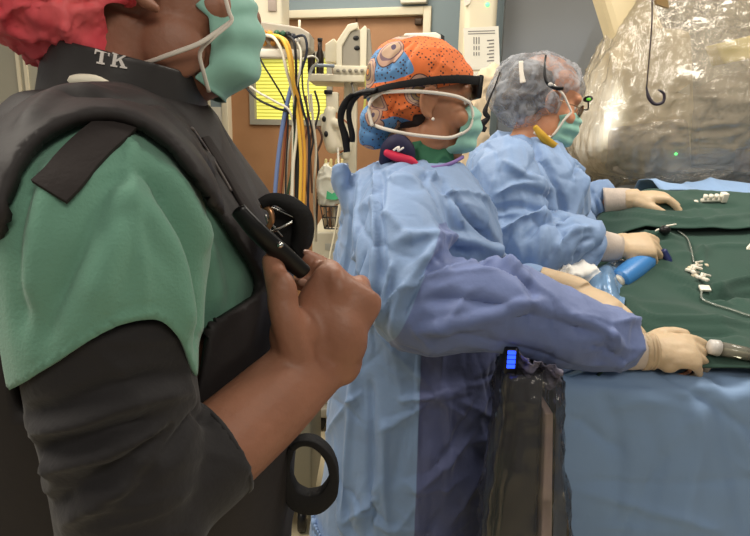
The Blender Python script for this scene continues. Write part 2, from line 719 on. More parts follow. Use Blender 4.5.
def hand_geo(g, wrist, d, s, size=1.0, right=True, curl=None, spread=0.06, thumb=None, paths=None, thick=1.0, rad=1.0):
    """palm, four jointed fingers and a thumb from the side of the palm, in the frame d (to the knuckles), s (to the thumb)"""
    wrist = Vector(wrist)
    d = Vector(d).normalized()
    s = Vector(s); s = (s - d * s.dot(d)).normalized()
    n = d.cross(s) if right else s.cross(d)                        # out of the back of the hand
    k = size

    def T(a, b, c):
        return wrist + d * (a * k) + s * (b * k) + n * (c * k)
    h = 0.0145 * thick
    g.tube([T(-0.03, 0, 0), T(0.0, 0.001, 0), T(0.03, 0.003, 0.001), T(0.065, 0.001, 0.002), T(0.09, -0.001, 0), T(0.102, -0.002, -0.002)],
           [(0.027 * k, 0.019 * k), (0.028 * k, 0.018 * k), (0.036 * k, h * 1.1 * k), (0.041 * k, h * k), (0.040 * k, h * 0.85 * k), (0.034 * k, h * 0.6 * k)],
           n=16, hint=s)
    g.ell(T(0.034, 0.026, -0.008), (0.021 * k, 0.021 * k, 0.021 * k))
    g.ell(T(0.040, -0.026, -0.009), (0.020 * k, 0.016 * k, 0.016 * k))
    fin = [('index', 0.031, 0.093, (0.046, 0.027, 0.021), 0.0096), ('middle', 0.0095, 0.097, (0.050, 0.031, 0.022), 0.0098),
           ('ring', -0.012, 0.093, (0.046, 0.029, 0.022), 0.0093), ('little', -0.031, 0.083, (0.036, 0.022, 0.019), 0.0083)]
    curl = curl or {}
    for i, (nm, b, a, ln, r) in enumerate(fin):
        r *= rad * k
        if paths and nm in paths:
            P = [Vector(q) for q in paths[nm]]
            g.tube(P, [r * 1.12] + [r] * (len(P) - 2) + [r * 0.86], n=12, sub=4, round_caps=True)
            continue
        c = curl.get(nm, curl.get('all', (20, 25, 15)))
        sp = (1.5 - i) * spread
        P = [T(a - 0.028, b * 0.93, -0.001), T(a, b, -0.001)]
        th = 0
        cur = P[-1]
        for L_, cc in zip(ln, c):
            th += math.radians(cc)
            dr = (d * math.cos(th) - n * math.sin(th) + s * sp * max(0, math.cos(th))).normalized()
            cur = cur + dr * (L_ * k)
            P.append(cur)
        for j, p in enumerate(P[1:-1]):                            # knuckles
            g.ell(p, (r * (1.10 - .04 * j),) * 3, nu=12, nv=8)
        g.tube(P, [r * 1.05, r * 1.08, r * 1.0, r * 0.93, r * 0.80], n=12, sub=3, round_caps=True)
    if thumb is None:
        thumb = [T(0.012, 0.024, -0.006), T(0.045, 0.047, -0.012), T(0.078, 0.056, -0.014), T(0.104, 0.054, -0.016)]
    elif not isinstance(thumb[0], Vector):
        thumb = [T(*q) for q in thumb]
    r = 0.0112 * k * rad
    g.tube(thumb, [r * 1.45, r * 1.18, r * 1.0, r * 0.82][:len(thumb)] if len(thumb) == 4 else [r * 1.4] + [r * 1.05] * (len(thumb) - 2) + [r * .85],
           n=12, sub=4, round_caps=True)
    return T


def legs_geo(g, cx, cy, half, hip_z, toe=0.15, s=1.0):
    for sg in (-1, 1):
        y = cy + sg * half
        g.tube([(cx, y, hip_z + 0.06), (cx, y, hip_z - 0.12), (cx + 0.015, y, hip_z * 0.52), (cx - 0.01, y, hip_z * 0.34), (cx, y, 0.10), (cx, y, 0.05)],
               [0.085 * s, 0.085 * s, 0.060 * s, 0.056 * s, 0.040 * s, 0.042 * s], n=14)
        g.tube([(cx - 0.05, y, 0.045), (cx + 0.02, y, 0.05), (cx + toe * .7, y, 0.035), (cx + toe, y, 0.026)], [0.036, 0.042, 0.034, 0.022], n=12, round_caps=True)


def shoes(parent, cx, cy, half, m, toe=0.15):
    for sg in (-1, 1):
        y = cy + sg * half
        g = G()
        g.tube([(cx - 0.075, y, 0.05), (cx - 0.02, y, 0.056), (cx + 0.06, y, 0.05), (cx + toe, y, 0.04), (cx + toe + 0.03, y, 0.032)],
               [(0.046, 0.042), (0.054, 0.047), (0.050, 0.046), (0.044, 0.044), (0.026, 0.030)], n=16, hint=(0, 0, 1), round_caps=True)
        g.box((cx - 0.09, y - 0.046, 0.0), (cx + toe + 0.04, y + 0.046, 0.022), bev=0.008)
        obj('shoe', voxel(g, 0.006, 4), m, parent)


def surf_line(bvh, pts, off, sub=6):
    """a polyline laid on a surface, with the surface normal at each point"""
    P, _ = spline([Vector((x, y, 0)) for x, y in pts], [(0, 0)] * len(pts), sub)
    a, b = [], []
    for q in P:
        l, n = hit(bvh, q.x, q.y, off)
        a.append(l); b.append(n)
    return a, b


def wrap_band(bvh, centre, plane_n, start, count, width, thick, off, span=(0, 360), tilt=None):
    """a band laid round a closed form in the plane through centre; directions swept from start about plane_n"""
    pn = Vector(plane_n).normalized()
    st = Vector(start); st = (st - pn * st.dot(pn)).normalized()
    P = []
    for i in range(count + 1):
        a = math.radians(span[0] + (span[1] - span[0]) * i / count)
        d = Matrix.Rotation(a, 3, pn) @ st
        l, n, _i, dist = bvh.ray_cast(Vector(centre) + d * 0.5, -d)
        if l is None:
            l = Vector(centre) + d * 0.1
        P.append(l + d * off)
    # keep the band taut: smooth it
    for _ in range(4):
        P = [P[0]] + [P[i] * 0.5 + (P[i - 1] + P[i + 1]) * 0.25 for i in range(1, len(P) - 1)] + [P[-1]]
    return G().ribbon(P, width, thick, pn, sub=2), P


# ------------------------------------------------------------------ shared cloth materials
GOWN = mat('gown_blue_nonwoven', (124, 150, 188), 0.6, spec=0.4, vary=0.05, vscale=9, bump=0.5, bscale=26, sheen=0.15, bdist=0.006)
GLOVE = mat('latex_glove_cream', (196, 172, 140), 0.5, spec=0.4, vary=0.06, vscale=40, bump=0.25, bscale=160, sub=0.08)
CUFF = mat('knit_cuff_grey', (196, 182, 170), 0.85, vary=0.06, vscale=60, bump=0.5, bscale=300, bstretch=(1, 1, 0.2))
MASK = mat('mask_green_nonwoven', (150, 200, 184), 0.6, spec=0.3, vary=0.05, vscale=30, bump=0.25, bscale=50, sheen=0.1)
MASK_EDGE = mat('mask_white_tape', (232, 224, 210), 0.7)
BLACKSTRAP = mat('black_webbing', (24, 23, 24), 0.7, spec=0.3, bump=0.4, bscale=220)
BLACKPLASTIC = mat('black_plastic', (18, 18, 19), 0.35)
CHROME = mat('chrome_buckle', (215, 215, 210), 0.18, metal=1.0)


def lined_gown():
    """the gown cloth with its darker lined sleeve and front panel, bounded by smooth seams"""
    m = GOWN.copy()
    m.name = 'gown_blue_lined'
    nt = m.node_tree
    b = nt.nodes['Principled BSDF']
    src = b.inputs['Base Color'].links[0].from_socket
    for attr, c in (('lined_sleeve', (102, 118, 164)), ('front_panel', (84, 92, 132))):  # front panel tone: lining cloth plus some shade put into the colour
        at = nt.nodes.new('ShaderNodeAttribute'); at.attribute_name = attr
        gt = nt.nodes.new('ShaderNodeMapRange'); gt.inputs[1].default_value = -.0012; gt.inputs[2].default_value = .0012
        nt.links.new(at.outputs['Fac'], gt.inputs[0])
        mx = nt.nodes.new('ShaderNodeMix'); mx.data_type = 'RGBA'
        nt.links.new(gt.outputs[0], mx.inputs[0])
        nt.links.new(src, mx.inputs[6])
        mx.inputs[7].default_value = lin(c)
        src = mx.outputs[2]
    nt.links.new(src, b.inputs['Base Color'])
    return m


def set_attr(me, name, vals):
    at = me.attributes.new(name, 'FLOAT', 'POINT')
    at.data.foreach_set('value', np.asarray(vals, dtype=np.float32))
# ================================================================== room shell
WALLB = mat('wall_blue_grey_paint', (124, 138, 142), .75, vary=.03, vscale=3)
WALLD = mat('wall_slate_paint', (118, 120, 120), .6, vary=.03, vscale=3)
WALLT = mat('wall_taupe_paint', (158, 154, 138), .75, vary=.03, vscale=3)
CREAM = mat('cream_painted_trim', (212, 202, 176), .5)
FLOOR = mat('vinyl_floor_cream', (214, 200, 166), .35, vary=.05, vscale=5)
g = G().box((-2.6, -1.8, -0.1), (3.2, 4.9, 0)); obj('floor', g, FLOOR, kind='structure', smooth=False)

# door wall, turned a little so its right end comes nearer
WB = W(355, 40, 3.75)
WANG = math.radians(-15)
WUX = Vector((math.cos(WANG), math.sin(WANG), 0))
WN = Vector((-WUX.y, WUX.x, 0))          # away from the camera
WM = Matrix((WUX, WN, Vector((0, 0, 1)))).transposed().to_4x4()
WM.translation = Vector((WB.x, WB.y, 0))


def wl(px, py):
    """pixel to (along, height) on the door wall"""
    d = ray(px, py)
    t = (WB - CAM_LOC).dot(WN) / d.dot(WN)
    p = CAM_LOC + d * t
    return (p - Vector((WB.x, WB.y, 0))).dot(WUX), p.z


dl, _ = wl(229, 100); dm, _ = wl(355, 40); dr, _ = wl(423, 40)
_, dtop = wl(355, 17)
tw = .045
# wall pieces round the doorway
g = G()
g.box((-2.6, 0, 0), (dl - tw, .12, 2.9), WM)
g.box((dr + tw, 0, 0), (1.45, .12, 2.9), WM)
g.box((dl - tw, 0, dtop + tw), (dr + tw, .12, 2.9), WM)
obj('wall_back', g, WALLB, kind='structure', smooth=False)
g = G()
_, wz = wl(215, 107)
g.box((-2.0, -.012, 0), (dl - tw - .004, 0.0, wz), WM)
obj('trim_wainscot', g, mat('white_wall_panel', (216, 210, 194), .5), kind='structure', smooth=False)
g = G()
g.box((dl - tw, -.02, 0), (dl, .12, dtop + tw), WM, bev=.004)
g.box((dr, -.02, 0), (dr + tw, .12, dtop + tw), WM, bev=.004)
g.box((dl, -.02, dtop), (dr, .12, dtop + tw), WM, bev=.004)
obj('trim_door_frame', g, CREAM, kind='structure')
WOOD = mat('door_wood_brown', (166, 124, 88), .5, rgb2=(150, 108, 74), vscale=4, bump=.15, bscale=30, bstretch=(6, 6, .4))
dt = bpy.data.objects.new('door_1', None); COL.objects.link(dt); dt['kind'] = 'structure'
dt.location = WM @ Vector(((dl + dr) / 2, 0, 0)); BASE[dt.name] = Vector(dt.location)
x0, z1 = wl(247, 52); x1, z0 = wl(331, 126)
g = G()
g.box((dl, .03, .01), (x0, .075, dtop), WM)
g.box((x1, .03, .01), (dm - .003, .075, dtop), WM)
g.box((x0, .03, .01), (x1, .075, z0), WM)
g.box((x0, .03, z1), (x1, .075, dtop), WM)
obj('door_leaf', g, WOOD, dt, smooth=False)
obj('door_leaf', G().box((dm + .003, .03, .01), (dr, .075, dtop), WM), WOOD, dt, smooth=False)
g = G()
f = .035
g.box((x0, .015, z0), (x0 + f, .08, z1), WM); g.box((x1 - f, .015, z0), (x1, .08, z1), WM)
g.box((x0 + f, .015, z0), (x1 - f, .08, z0 + f), WM); g.box((x0 + f, .015, z1 - f), (x1 - f, .08, z1), WM)
obj('window_frame', g, mat('window_frame_grey', (150, 146, 132), .5), dt, smooth=False)


def blinds():
    m = bpy.data.materials.new('sunlit_blinds')
    m.use_nodes = True
    nt = m.node_tree
    b = nt.nodes['Principled BSDF']
    tc = nt.nodes.new('ShaderNodeTexCoord')
    w = nt.nodes.new('ShaderNodeTexWave'); w.bands_direction = 'Z'; w.inputs['Scale'].default_value = 14.5
    nt.links.new(tc.outputs['Object'], w.inputs['Vector'])
    r = nt.nodes.new('ShaderNodeValToRGB')
    r.color_ramp.elements[0].position = .1; r.color_ramp.elements[0].color = lin((176, 172, 62))
    r.color_ramp.elements[1].position = .45; r.color_ramp.elements[1].color = lin((234, 232, 112))
    nt.links.new(w.outputs['Fac'], r.inputs[0])
    nt.links.new(r.outputs[0], b.inputs['Base Color'])
    nt.links.new(r.outputs[0], b.inputs['Emission Color'])
    b.inputs['Emission Strength'].default_value = .55
    return m


obj('lit_blind', G().box((x0 + f, .045, z0 + f), (x1 - f, .055, z1 - f), WM), blinds(), dt, smooth=False)
cx_, cz_ = wl(420, 15)
obj('door_closer', G().box((cx_ - .03, .0, dtop - .05), (cx_ + .012, .03, dtop - .015), WM, bev=.004), mat('closer_bronze', (70, 56, 44), .4, metal=.6), dt)
# white box up on the wall
a0, b0 = wl(402, 5); a1, _b = wl(428, 4)
obj('wall_box', G().box((a0, -.05, b0), (a1, 0, b0 + .16), WM, bev=.006), mat('white_plastic', (228, 222, 206), .4), label='small white box on the blue-grey wall above the door corner', cat='wall box')

# taupe wall at the left with its cream corner strips
YL = 3.1
a, b = W(-260, 100, YL), W(205, 100, YL)
g = G().box((a.x, YL, 0), (b.x, YL + .1, 2.9)); obj('wall_left', g, WALLT, kind='structure', smooth=False)
g = G()
for px in (18, 25.2):
    q = W(px + 1.5, 70, YL)
    g.box((q.x - .008, YL - .012, 0), (q.x + .008, YL, 2.9))
obj('trim_1', g, CREAM, kind='structure', smooth=False)
# slate wall at the right, returning towards the camera
c0 = W(497, 60, 3.42)
c0 = WM @ Vector((wl(499, 60)[0], 0, 0))
g = G()
dirr = Vector((.97, -.14, 0)).normalized()
nr = Vector((-dirr.y, dirr.x, 0))
MR = Matrix((dirr, nr, Vector((0, 0, 1)))).transposed().to_4x4(); MR.translation = c0
g.box((0, -.35, 0), (2.6, -.20, 2.9), MR)
obj('wall_right', g, WALLD, kind='structure', smooth=False)
g = G().box((.30, -.375, 1.62), (2.6, -.35, 1.66), MR); obj('trim_2', g, mat('rail_grey', (150, 146, 136), .4), kind='structure', smooth=False)
# ================================================================== person in the lead vest, near left
SK1 = mat('skin_warm_brown', (152, 105, 83), 0.48, spec=0.4, vary=0.10, vscale=22, bump=0.4, bscale=120, sub=0.05)
SCRUB = mat('scrub_green_cotton', (106, 150, 130), 0.8, spec=0.15, vary=0.07, vscale=12, bump=0.3, bscale=420, sheen=0.2)
LEAD = mat('lead_vest_black', (42, 38, 38), 0.62, spec=0.35, vary=0.10, vscale=8, bump=0.3, bscale=70)
UNDER = mat('undersleeve_black', (40, 38, 39), 0.75, spec=0.25, vary=0.1, vscale=10, bump=0.3, bscale=180, sheen=0.1)
PINKCAP = mat('bouffant_coral', (255, 116, 118), 0.55, spec=0.4, rgb2=(244, 84, 98), vscale=16, bump=0.4, bscale=70, sub=0.1)
COLLAR = mat('thyroid_collar_grey', (52, 49, 48), 0.42, spec=0.45, vary=0.06, vscale=10, bump=0.15, bscale=90)

Y1 = 0.70


def ring_px(py, xl, xr, ry, Y, grow=0.0):
    a, b = W(xl, py, Y), W(xr, py, Y)
    return [(a.x + b.x) / 2, Y, (a.z + b.z) / 2, (b.x - a.x) / 2 + grow, ry + grow]


P1_RINGS = [(536, -44, 277, .195), (420, -56, 281, .20), (330, -62, 281, .205), (262, -62, 273, .21), (208, -58, 256, .212), (176, -44, 234, .205), (150, -20, 216, .170), (126, 22, 202, .115), (101, 54, 186, .088)]


def p1_torso(grow):
    r = [ring_px(py, xl, xr, ry, Y1, grow) for py, xl, xr, ry in P1_RINGS]
    c = r[0]
    lo = [[c[0] - .01, c[1], 0.62, c[3] * .92, c[4] * .98], [c[0], c[1], 0.80, c[3] * 0.98, c[4]]]
    return lo + r


HEAD1 = axes(W(147, -1, .70), (1.0, 0.36, .10), (-.10, 0, 1)) @ Matrix.Scale(.95, 4)
S1 = W(96, 172, .52)
E1 = W(128, 528, .44)
WR1 = W(307, 368, .575)

body1 = G()
head_geo(body1, HEAD1)
body1.tube([W(120, 120, .70), W(124, 70, .70), W(134, 20, .70)], [0.078, 0.066, 0.064], n=20)
body1.rings(p1_torso(-0.022)[1:], n=40, power=2.4)
# right arm, its hand at the chest
body1.tube([S1 + Vector((-.01, .12, 0.0)), S1, W(109, 300, .445), E1], [.07, .064, .051, .042], n=18)
body1.tube([E1, W(192, 472, .474), W(260, 413, .53), WR1, W(322, 350, .58)], [.043, (.044, .042), (.043, .040), (.040, .036), (.040, .030)], n=18)
hd = Vector((.42, .22, .85))
hs = Vector((-.85, .04, .42))
TH = hand_geo(body1, WR1, hd, hs, size=1.0, right=True, spread=0.0, thick=1.6, rad=1.18,
              curl={'all': (85, 88, 55), 'ring': (82, 92, 60), 'little': (78, 92, 60)},
              paths={'index': [W(339, 308, .58), W(338, 283, .582), W(332, 271, .602), W(325, 270, .626), W(313, 279, .634), W(301, 283, .625)],
                     'middle': [W(346, 312, .59), W(347, 291, .605), W(338, 277, .63), W(321, 266, .645), W(305, 257, .64)]},
              thumb=[W(298, 356, .555), W(287, 322, .548), W(280, 290, .556), W(272, 262, .575)])
body1.ell(W(294, 336, .562), (.025, .021, .030))
body1.ell(W(342, 358, .585), (.022, .022, .030))
body1.ell(W(340, 338, .578), (.029, .022, .038))
body1.ell(W(283, 300, .552), (.0155, .0135, .030))
# left arm, elbow bent, hand behind the vest strap
SL1 = Vector((S1.x - .07, .86, S1.z - .03))
EL1 = Vector((S1.x - .09, .92, S1.z - .32))
WL1 = EL1 + Vector((.05, -.02, -.24))
body1.tube([SL1 - Vector((-.02, .1, 0)), SL1, EL1], [.07, .060, .047], n=16)
body1.tube([EL1, EL1.lerp(WL1, .5), WL1], [.047, .042, .031], n=16)
hand_geo(body1, WL1, (.15, 0, -1), (1, -.2, .1), size=1.0, right=False, curl={'all': (18, 25, 15)})
legs_geo(body1, p1_torso(0)[0][0], Y1, .10, 0.80, s=1.05)
me = voxel(body1, 0.0034, 5)
P1 = obj('person', me, SK1, label='person in coral bouffant cap and black lead vest over green scrubs, gripping the vest strap', cat='person')
eyes(P1, HEAD1)

# scrub top: torso, near sleeve and far sleeve, open at the hem
g = G()
g.rings(p1_torso(-0.004)[2:], n=44, power=2.4)
g.tube([S1 + Vector((-.02, .13, -.0)), W(104, 182, .52), W(103, 226, .462), W(107, 300, .44), W(112, 400, .44)], [.062, (.066, .07), (.079, .077), (.0695, .070), (.066, .066)], n=26)
g.tube([SL1 - Vector((-.02, .12, 0)), SL1, SL1.lerp(EL1, .7)], [.058, .06, .064], n=22)
me = voxel(g, 0.0042, 12)
for q in ():
    pass
hem = [(0, 392), (21, 385), (50, 366), (85, 342), (122, 321), (150, 316), (167, 320), (184, 344), (198, 384), (204, 330), (262, 288), (330, 260)]


def hem_y(x):
    pts = [(-200, 400), (0, 392), (21, 385), (50, 366), (85, 342), (122, 321), (150, 317), (167, 322), (184, 346), (197, 386)]
    for (a, b), (c, d) in zip(pts, pts[1:]):
        if a <= x < c:
            return b + (d - b) * (x - a) / (c - a)
    return 330


zcap = W(108, 400, .44).z


def keep_scrub(c, n):
    x, y = proj(c)
    if c.y < .56:
        return y < hem_y(x)
    if c.y > .86 and n.z < -.75 and c.z < SL1.z - .15:
        return False
    return True


folds(me, [([(126, 118), (131, 160), (134, 210), (140, 260), (146, 310)], .0035, .0030), ([(84, 182), (104, 172), (131, 168)], .003, .002), ([(134, 170), (150, 178), (168, 196)], .004, -.003),
           ([(133, 165), (100, 205), (60, 290), (40, 350)], .008, -.006), ([(128, 175), (110, 250), (95, 300)], .009, .006),
           ([(40, 180), (25, 250), (22, 330)], .008, -.006), ([(60, 160), (38, 230), (30, 300)], .008, .007),
           ([(150, 175), (185, 235), (196, 300), (197, 350)], .008, -.011), ([(140, 200), (175, 260), (186, 330)], .008, .006),
           ([(165, 170), (205, 250), (214, 310)], .010, .006), ([(128, 205), (92, 250), (60, 300)], .007, -.004),
           ([(24, 372), (52, 354), (88, 330), (124, 309), (150, 305), (168, 310)], .0025, -.0018)])
wrinkle(me, .0035, (9, 9, 3.5), 5.0)
soft(me, .004, 11, 2)
cut(me, keep_scrub)
scrub_o = obj('scrub_top', me, SCRUB, P1, solid=.003)
scrub_bvh_me = me

# black undersleeve from under the green sleeve to mid forearm
g = G()
g.tube([W(108, 300, .44), W(113, 375, .44), W(127, 450, .44), W(134, 530, .44)], [.062, .064, .062, .057], n=24)
g.tube([W(128, 520, .44), W(160, 492, .455), W(194, 468, .473), W(221, 448, .493)], [.058, .054, (.050, .048), (.048, .0455)], n=24)
g.ell(W(150, 505, .445), (.056, .05, .05))
me = voxel(g, 0.0036, 10)
folds(me, [(l_, w_, h_ * 1.5) for l_, w_, h_ in [([(22, 415), (60, 408), (110, 388), (180, 372)], .006, -.005), ([(28, 432), (80, 422), (140, 400), (190, 392)], .006, .005),
           ([(35, 452), (90, 440), (150, 420)], .006, -.006), ([(40, 470), (100, 455), (170, 425)], .006, .005),
           ([(48, 505), (110, 470), (178, 425)], .006, -.005), ([(205, 400), (180, 440), (130, 490)], .007, -.006), ([(60, 525), (120, 490), (170, 455)], .006, .004)]])
wrinkle(me, .003, (10, 10, 22), 9)
o = obj('undersleeve', me, UNDER, P1)
g = G()
g.tube([W(219, 449.5, .4915), W(222.5, 447, .494)], [(.0487, .0462), (.0484, .0459)], n=28, sub=1)
obj('sleeve_hem', g, UNDER, o)
g = G()
g.tube([SL1.lerp(EL1, .45), EL1], [.066, .058], n=20)
g.tube([EL1, EL1.lerp(WL1, .55)], [.056, .047], n=20)
obj('undersleeve', voxel(g, .006, 6), UNDER, P1)

# lead vest: shell of the torso and shoulders with a wide armhole each side
g = G()
g.rings([[r[0], r[1], r[2], r[3], r[4]] for r in p1_torso(.012)[1:]], n=64, power=2.4, sub=8)
g.tube([S1 + Vector((-.02, .13, .0)), W(104, 182, .52), W(103, 226, .462), W(103, 250, .45)], [.072, (.079, .081), (.092, .09), (.09, .08)], n=28)
g.tube([SL1 - Vector((-.02, .12, 0)), SL1, SL1.lerp(EL1, .4)], [.066, .068, .074], n=28)
me = voxel(g, .0042, 22)
ARM = [(16, 420), (6, 300), (2, 245), (8, 190), (26, 152), (60, 124), (100, 113), (132, 118), (158, 134), (186, 164), (212, 204), (236, 240), (256, 272), (263, 286), (250, 300), (228, 312), (204, 326), (206, 350), (190, 420)]


VZ0, VX0 = W(85, 92, .66).z, W(85, 92, .66).x


def keep_vest(c, n):
    d = abs(c.y - Y1)
    if c.z > W(110, 78, .70).z:
        return False
    if c.y < Y1 - .03:
        x, y = proj(c)
        if inpoly(x, y, ARM):
            return False
    elif c.y > Y1 + .10 and c.z > S1.z - .22:
        if abs(c.x - SL1.x) < .095 and c.z < SL1.z + .05:
            return False
    return True


wrinkle(me, .003, (7, 7, 7), 21)
folds(me, [([(150, 105), (190, 150), (225, 200), (250, 245)], .006, .004), ([(170, 115), (215, 160), (248, 215)], .005, -.004),
           ([(70, 100), (120, 103), (170, 112)], .005, -.004), ([(215, 120), (240, 170), (258, 210)], .006, -.004), ([(30, 130), (60, 100), (100, 96)], .008, .005)])
cut(me, keep_vest, 45)
vest_me = me
vest_bvh = bvh_of(me)
vest = obj('lead_vest', me, LEAD, P1, solid=.010)

# straps lying on the vest and shoulder
sb = bvh_of(scrub_bvh_me)
sbm = Matrix.Translation(BASE[P1.name])


def scrub_hit(px, py, off):
    # scrub mesh is stored relative to the person: raycast there
    b = BASE[P1.name]
    d = ray(px, py).normalized()
    l, n, i, dist = sb.ray_cast(CAM_LOC - b, d)
    if l is None:
        return W(px, py, .45), Vector((0, -1, 0))
    if n.dot(d) > 0: n = -n
    return l + b + n * off, n


STRAP = mat('vest_strap_charcoal', (50, 45, 44), 0.8, spec=0.2, bump=0.35, bscale=200)
pts, sides = [], []
for x, y in [(50, 194), (62, 180), (78, 164), (96, 147), (112, 133), (120, 126)]:
    l, n = scrub_hit(x, y, .004)
    pts.append(l)
lastn = None
l, n = scrub_hit(80, 165, .006)
d1 = (pts[-1] - pts[0]).normalized()
sd = n.cross(d1)
pts += [W(132, 114, .545), W(144, 104, .59), W(154, 98, .63)]
g = G().ribbon(pts, [.026, .026, .026, .026, .026, .027, .027, .028, .026], .004, sd, sub=6)
obj('shoulder_strap', g, STRAP, P1, bevel=.001)
hp = [hit(vest_bvh, x, y, .007) for x, y in [(200, 140), (212, 160), (226, 184), (240, 208), (252, 230)]]
g = G().ribbon([q[0] for q in hp], [.014, .018, .020, .022, .022], .004, [q[1].cross((hp[-1][0] - hp[0][0]).normalized()) for q in hp], sub=6)
obj('chest_strap', g, STRAP, P1, bevel=.001)
# zip seam on the chest
l = [hit(vest_bvh, x, y, .0062)[0] for x, y in [(186, 132), (200, 150), (214, 172), (226, 194)]]
g = G().tube(l, .0016, n=6, sub=4)
obj('zip_seam', g, mat('zip_grey', (92, 84, 80), .4), P1)

# ratchet clip held by finger and thumb
g = G()
g.tube([W(240, 212, .555), W(258, 232, .56), (W(280, 252, .572)), W(302, 271, .585)], [(.0085, .005), (.010, .006), (.0105, .0065), (.009, .006)], n=14, hint=(.7, -.2, .7), round_caps=True)
clip = obj('ratchet_clip', g, BLACKPLASTIC, P1)
g = G(); g.ell(W(303, 282.5, .6165), (.0055, .002, .0042)); obj('fingernail', g, mat('nail_pink', (206, 160, 140), .3), P1)
g = G(); g.ell(W(280, 245, .563), (.0033, .0033, .0033)); obj('rivet', g, CHROME, clip)
# black webbing loop and buckle standing off the chest
g = G()
g.ribbon([W(262, 204, .60), W(274, 199, .60), W(290, 204, .60), W(302, 216, .605), W(302, 240, .615), W(292, 256, .615), W(276, 254, .61)], [.010, .012, .016, .018, .02, .016, .012], .012, Vector((.45, .1, .8)), sub=6)
lp = obj('buckle_strap', g, BLACKSTRAP, P1)
g = G(); g.box((-.022, -.012, -.024), (.020, .006, .024), axes(W(288, 232, .625), (1, 0, -.2), (0.2, 0, 1)), bev=.006)
obj('buckle_pad', g, BLACKSTRAP, lp)
for a, b, r in [((272, 207), (298, 219), .0013), ((272, 232), (292, 222), .0014), ((270, 222), (282, 236), .0013), ((266, 216), (275, 244), .0016)]:
    g = G().tube([W(*a, .598), W(*b, .602)], r, n=8, sub=1, round_caps=True)
    obj('buckle_pin', g, CHROME, lp)
g = G().tube([W(263, 206, .60), W(270, 210, .596), W(272, 220, .595), W(268, 228, .598)], .003, n=8, round_caps=True)
obj('buckle_ring', g, mat('brass_ring', (190, 140, 100), .3, metal=.7), lp)
# hanging loop at the waist
g = G()
cx = [(292, 452), (300, 444), (314, 440), (328, 450), (335, 472), (330, 496), (316, 510), (300, 508), (290, 492)]
cen = [(292, 446), (302, 440), (316, 442), (329, 455), (334, 474), (329, 492), (315, 501), (300, 499), (289, 486), (287, 466), (292, 446)]
wd = [.008, .008, .009, .010, .011, .020, .027, .026, .018, .009, .008]
g.ribbon([W(x, y, .66) for x, y in cen], wd, .020, [Vector((x - 311, 0, -(y - 471))) for x, y in cen], sub=6)
obj('waist_loop', g, BLACKSTRAP, P1, bevel=.002)

# thyroid collar: an open band that stands up round the neck
g = G()
ca, cb = W(58, 68, .70), W(200, 98, .70)
cc = (ca + cb) / 2
rxc, ryc = (cb - ca).length / 2, .098
cu = (cb - ca).normalized()
cn = Vector((0.18, 0, 1)).cross(Vector((0, 1, 0))).cross(Vector((0, 1, 0))) * -1
up = Vector((-cu.z, 0, cu.x))


def collar_fn(u, v):
    a = math.radians(-172) + u * math.radians(344)
    base = cc + cu * (rxc * math.cos(a + math.pi) * -1) + Vector((0, 1, 0)) * (ryc * math.sin(a))
    fl = 1.0
    h = .052 * (1.0 - .10 * math.cos(a))
    return base + up * ((v - .5) * h) + (base - cc) * (-.05 * (v - .5))


g.grid(collar_fn, 90, 10)
me = g.mesh()
col_me = me
col_bvh = bvh_of(me)
col = obj('thyroid_collar', me, COLLAR, P1, solid=.009, bevel=.002)
# white T-shirt neckline showing between collar and vest
g = G()
g.tube([W(60, 84, .625), W(76, 80.5, .60), W(95, 81.5, .592), W(115, 88, .592)], [.004, .006, .006, .003], n=8, round_caps=True)
obj('white_neckline', g, mat('white_cotton', (232, 226, 205), .8), P1)
g = G().tube([W(40, 90, .69), W(43, 86, .69), W(48, 85.5, .69), W(53, 87, .69)], .0016, n=8, round_caps=True)
obj('white_cord', g, mat('white_cotton', (232, 226, 205), .8), P1)


# TK embroidered in serif capitals
def letter(polys, ox, oy, s, th=.0009):
    g = G()
    ang = math.radians(9)
    for poly in polys:
        top, low = [], []
        for x, y in poly:
            px = ox + (x * math.cos(ang) - y * math.sin(ang)) * s
            py = oy + (x * math.sin(ang) + y * math.cos(ang)) * s
            l, n = hit(col_bvh_w, px, py, .0052)
            top.append(l + n * th); low.append(l - n * .001)
        k = len(poly)
        v = top + low
        f = [tuple(range(k)), tuple(range(2 * k - 1, k - 1, -1))] + [(i, i + k, (i + 1) % k + k, (i + 1) % k) for i in range(k)]
        g.add(v, f)
    return g


_g = G().grid(collar_fn, 90, 10)
_m = _g.mesh(); col_bvh_w = bvh_of(_m); bpy.data.meshes.remove(_m)
T_ = [[(0, 0), (14, 0), (14, 2.6), (0, 2.6)], [(0, 2), (1.6, 2), (1.2, 5), (0, 5.5)], [(12.4, 2), (14, 2), (14, 5.5), (12.8, 5)], [(5.2, 2), (8.8, 2), (8.8, 13), (5.2, 13)], [(3.4, 12.6), (10.6, 12.6), (10.6, 14.4), (3.4, 14.4)]]
K_ = [[(1.4, 1), (5, 1), (5, 13), (1.4, 13)], [(0, 0), (6.6, 0), (6.6, 1.7), (0, 1.7)], [(0, 12.7), (6.6, 12.7), (6.6, 14.4), (0, 14.4)],
      [(4.6, 7.2), (11.2, 1.2), (13.2, 1.6), (5.4, 9.2)], [(6.6, 6.8), (9.6, 5.6), (14.4, 13), (10.6, 13)], [(9, 0), (15, 0), (15, 1.7), (9, 1.7)], [(9, 12.7), (16, 12.7), (16, 14.4), (9, 14.4)]]
WH = mat('white_embroidery', (240, 232, 224), .7)
obj('letter_t', letter(T_, 97.5, 50, .98), WH, col, smooth=False)
obj('letter_k', letter(K_, 113, 53, .98), WH, col, smooth=False)

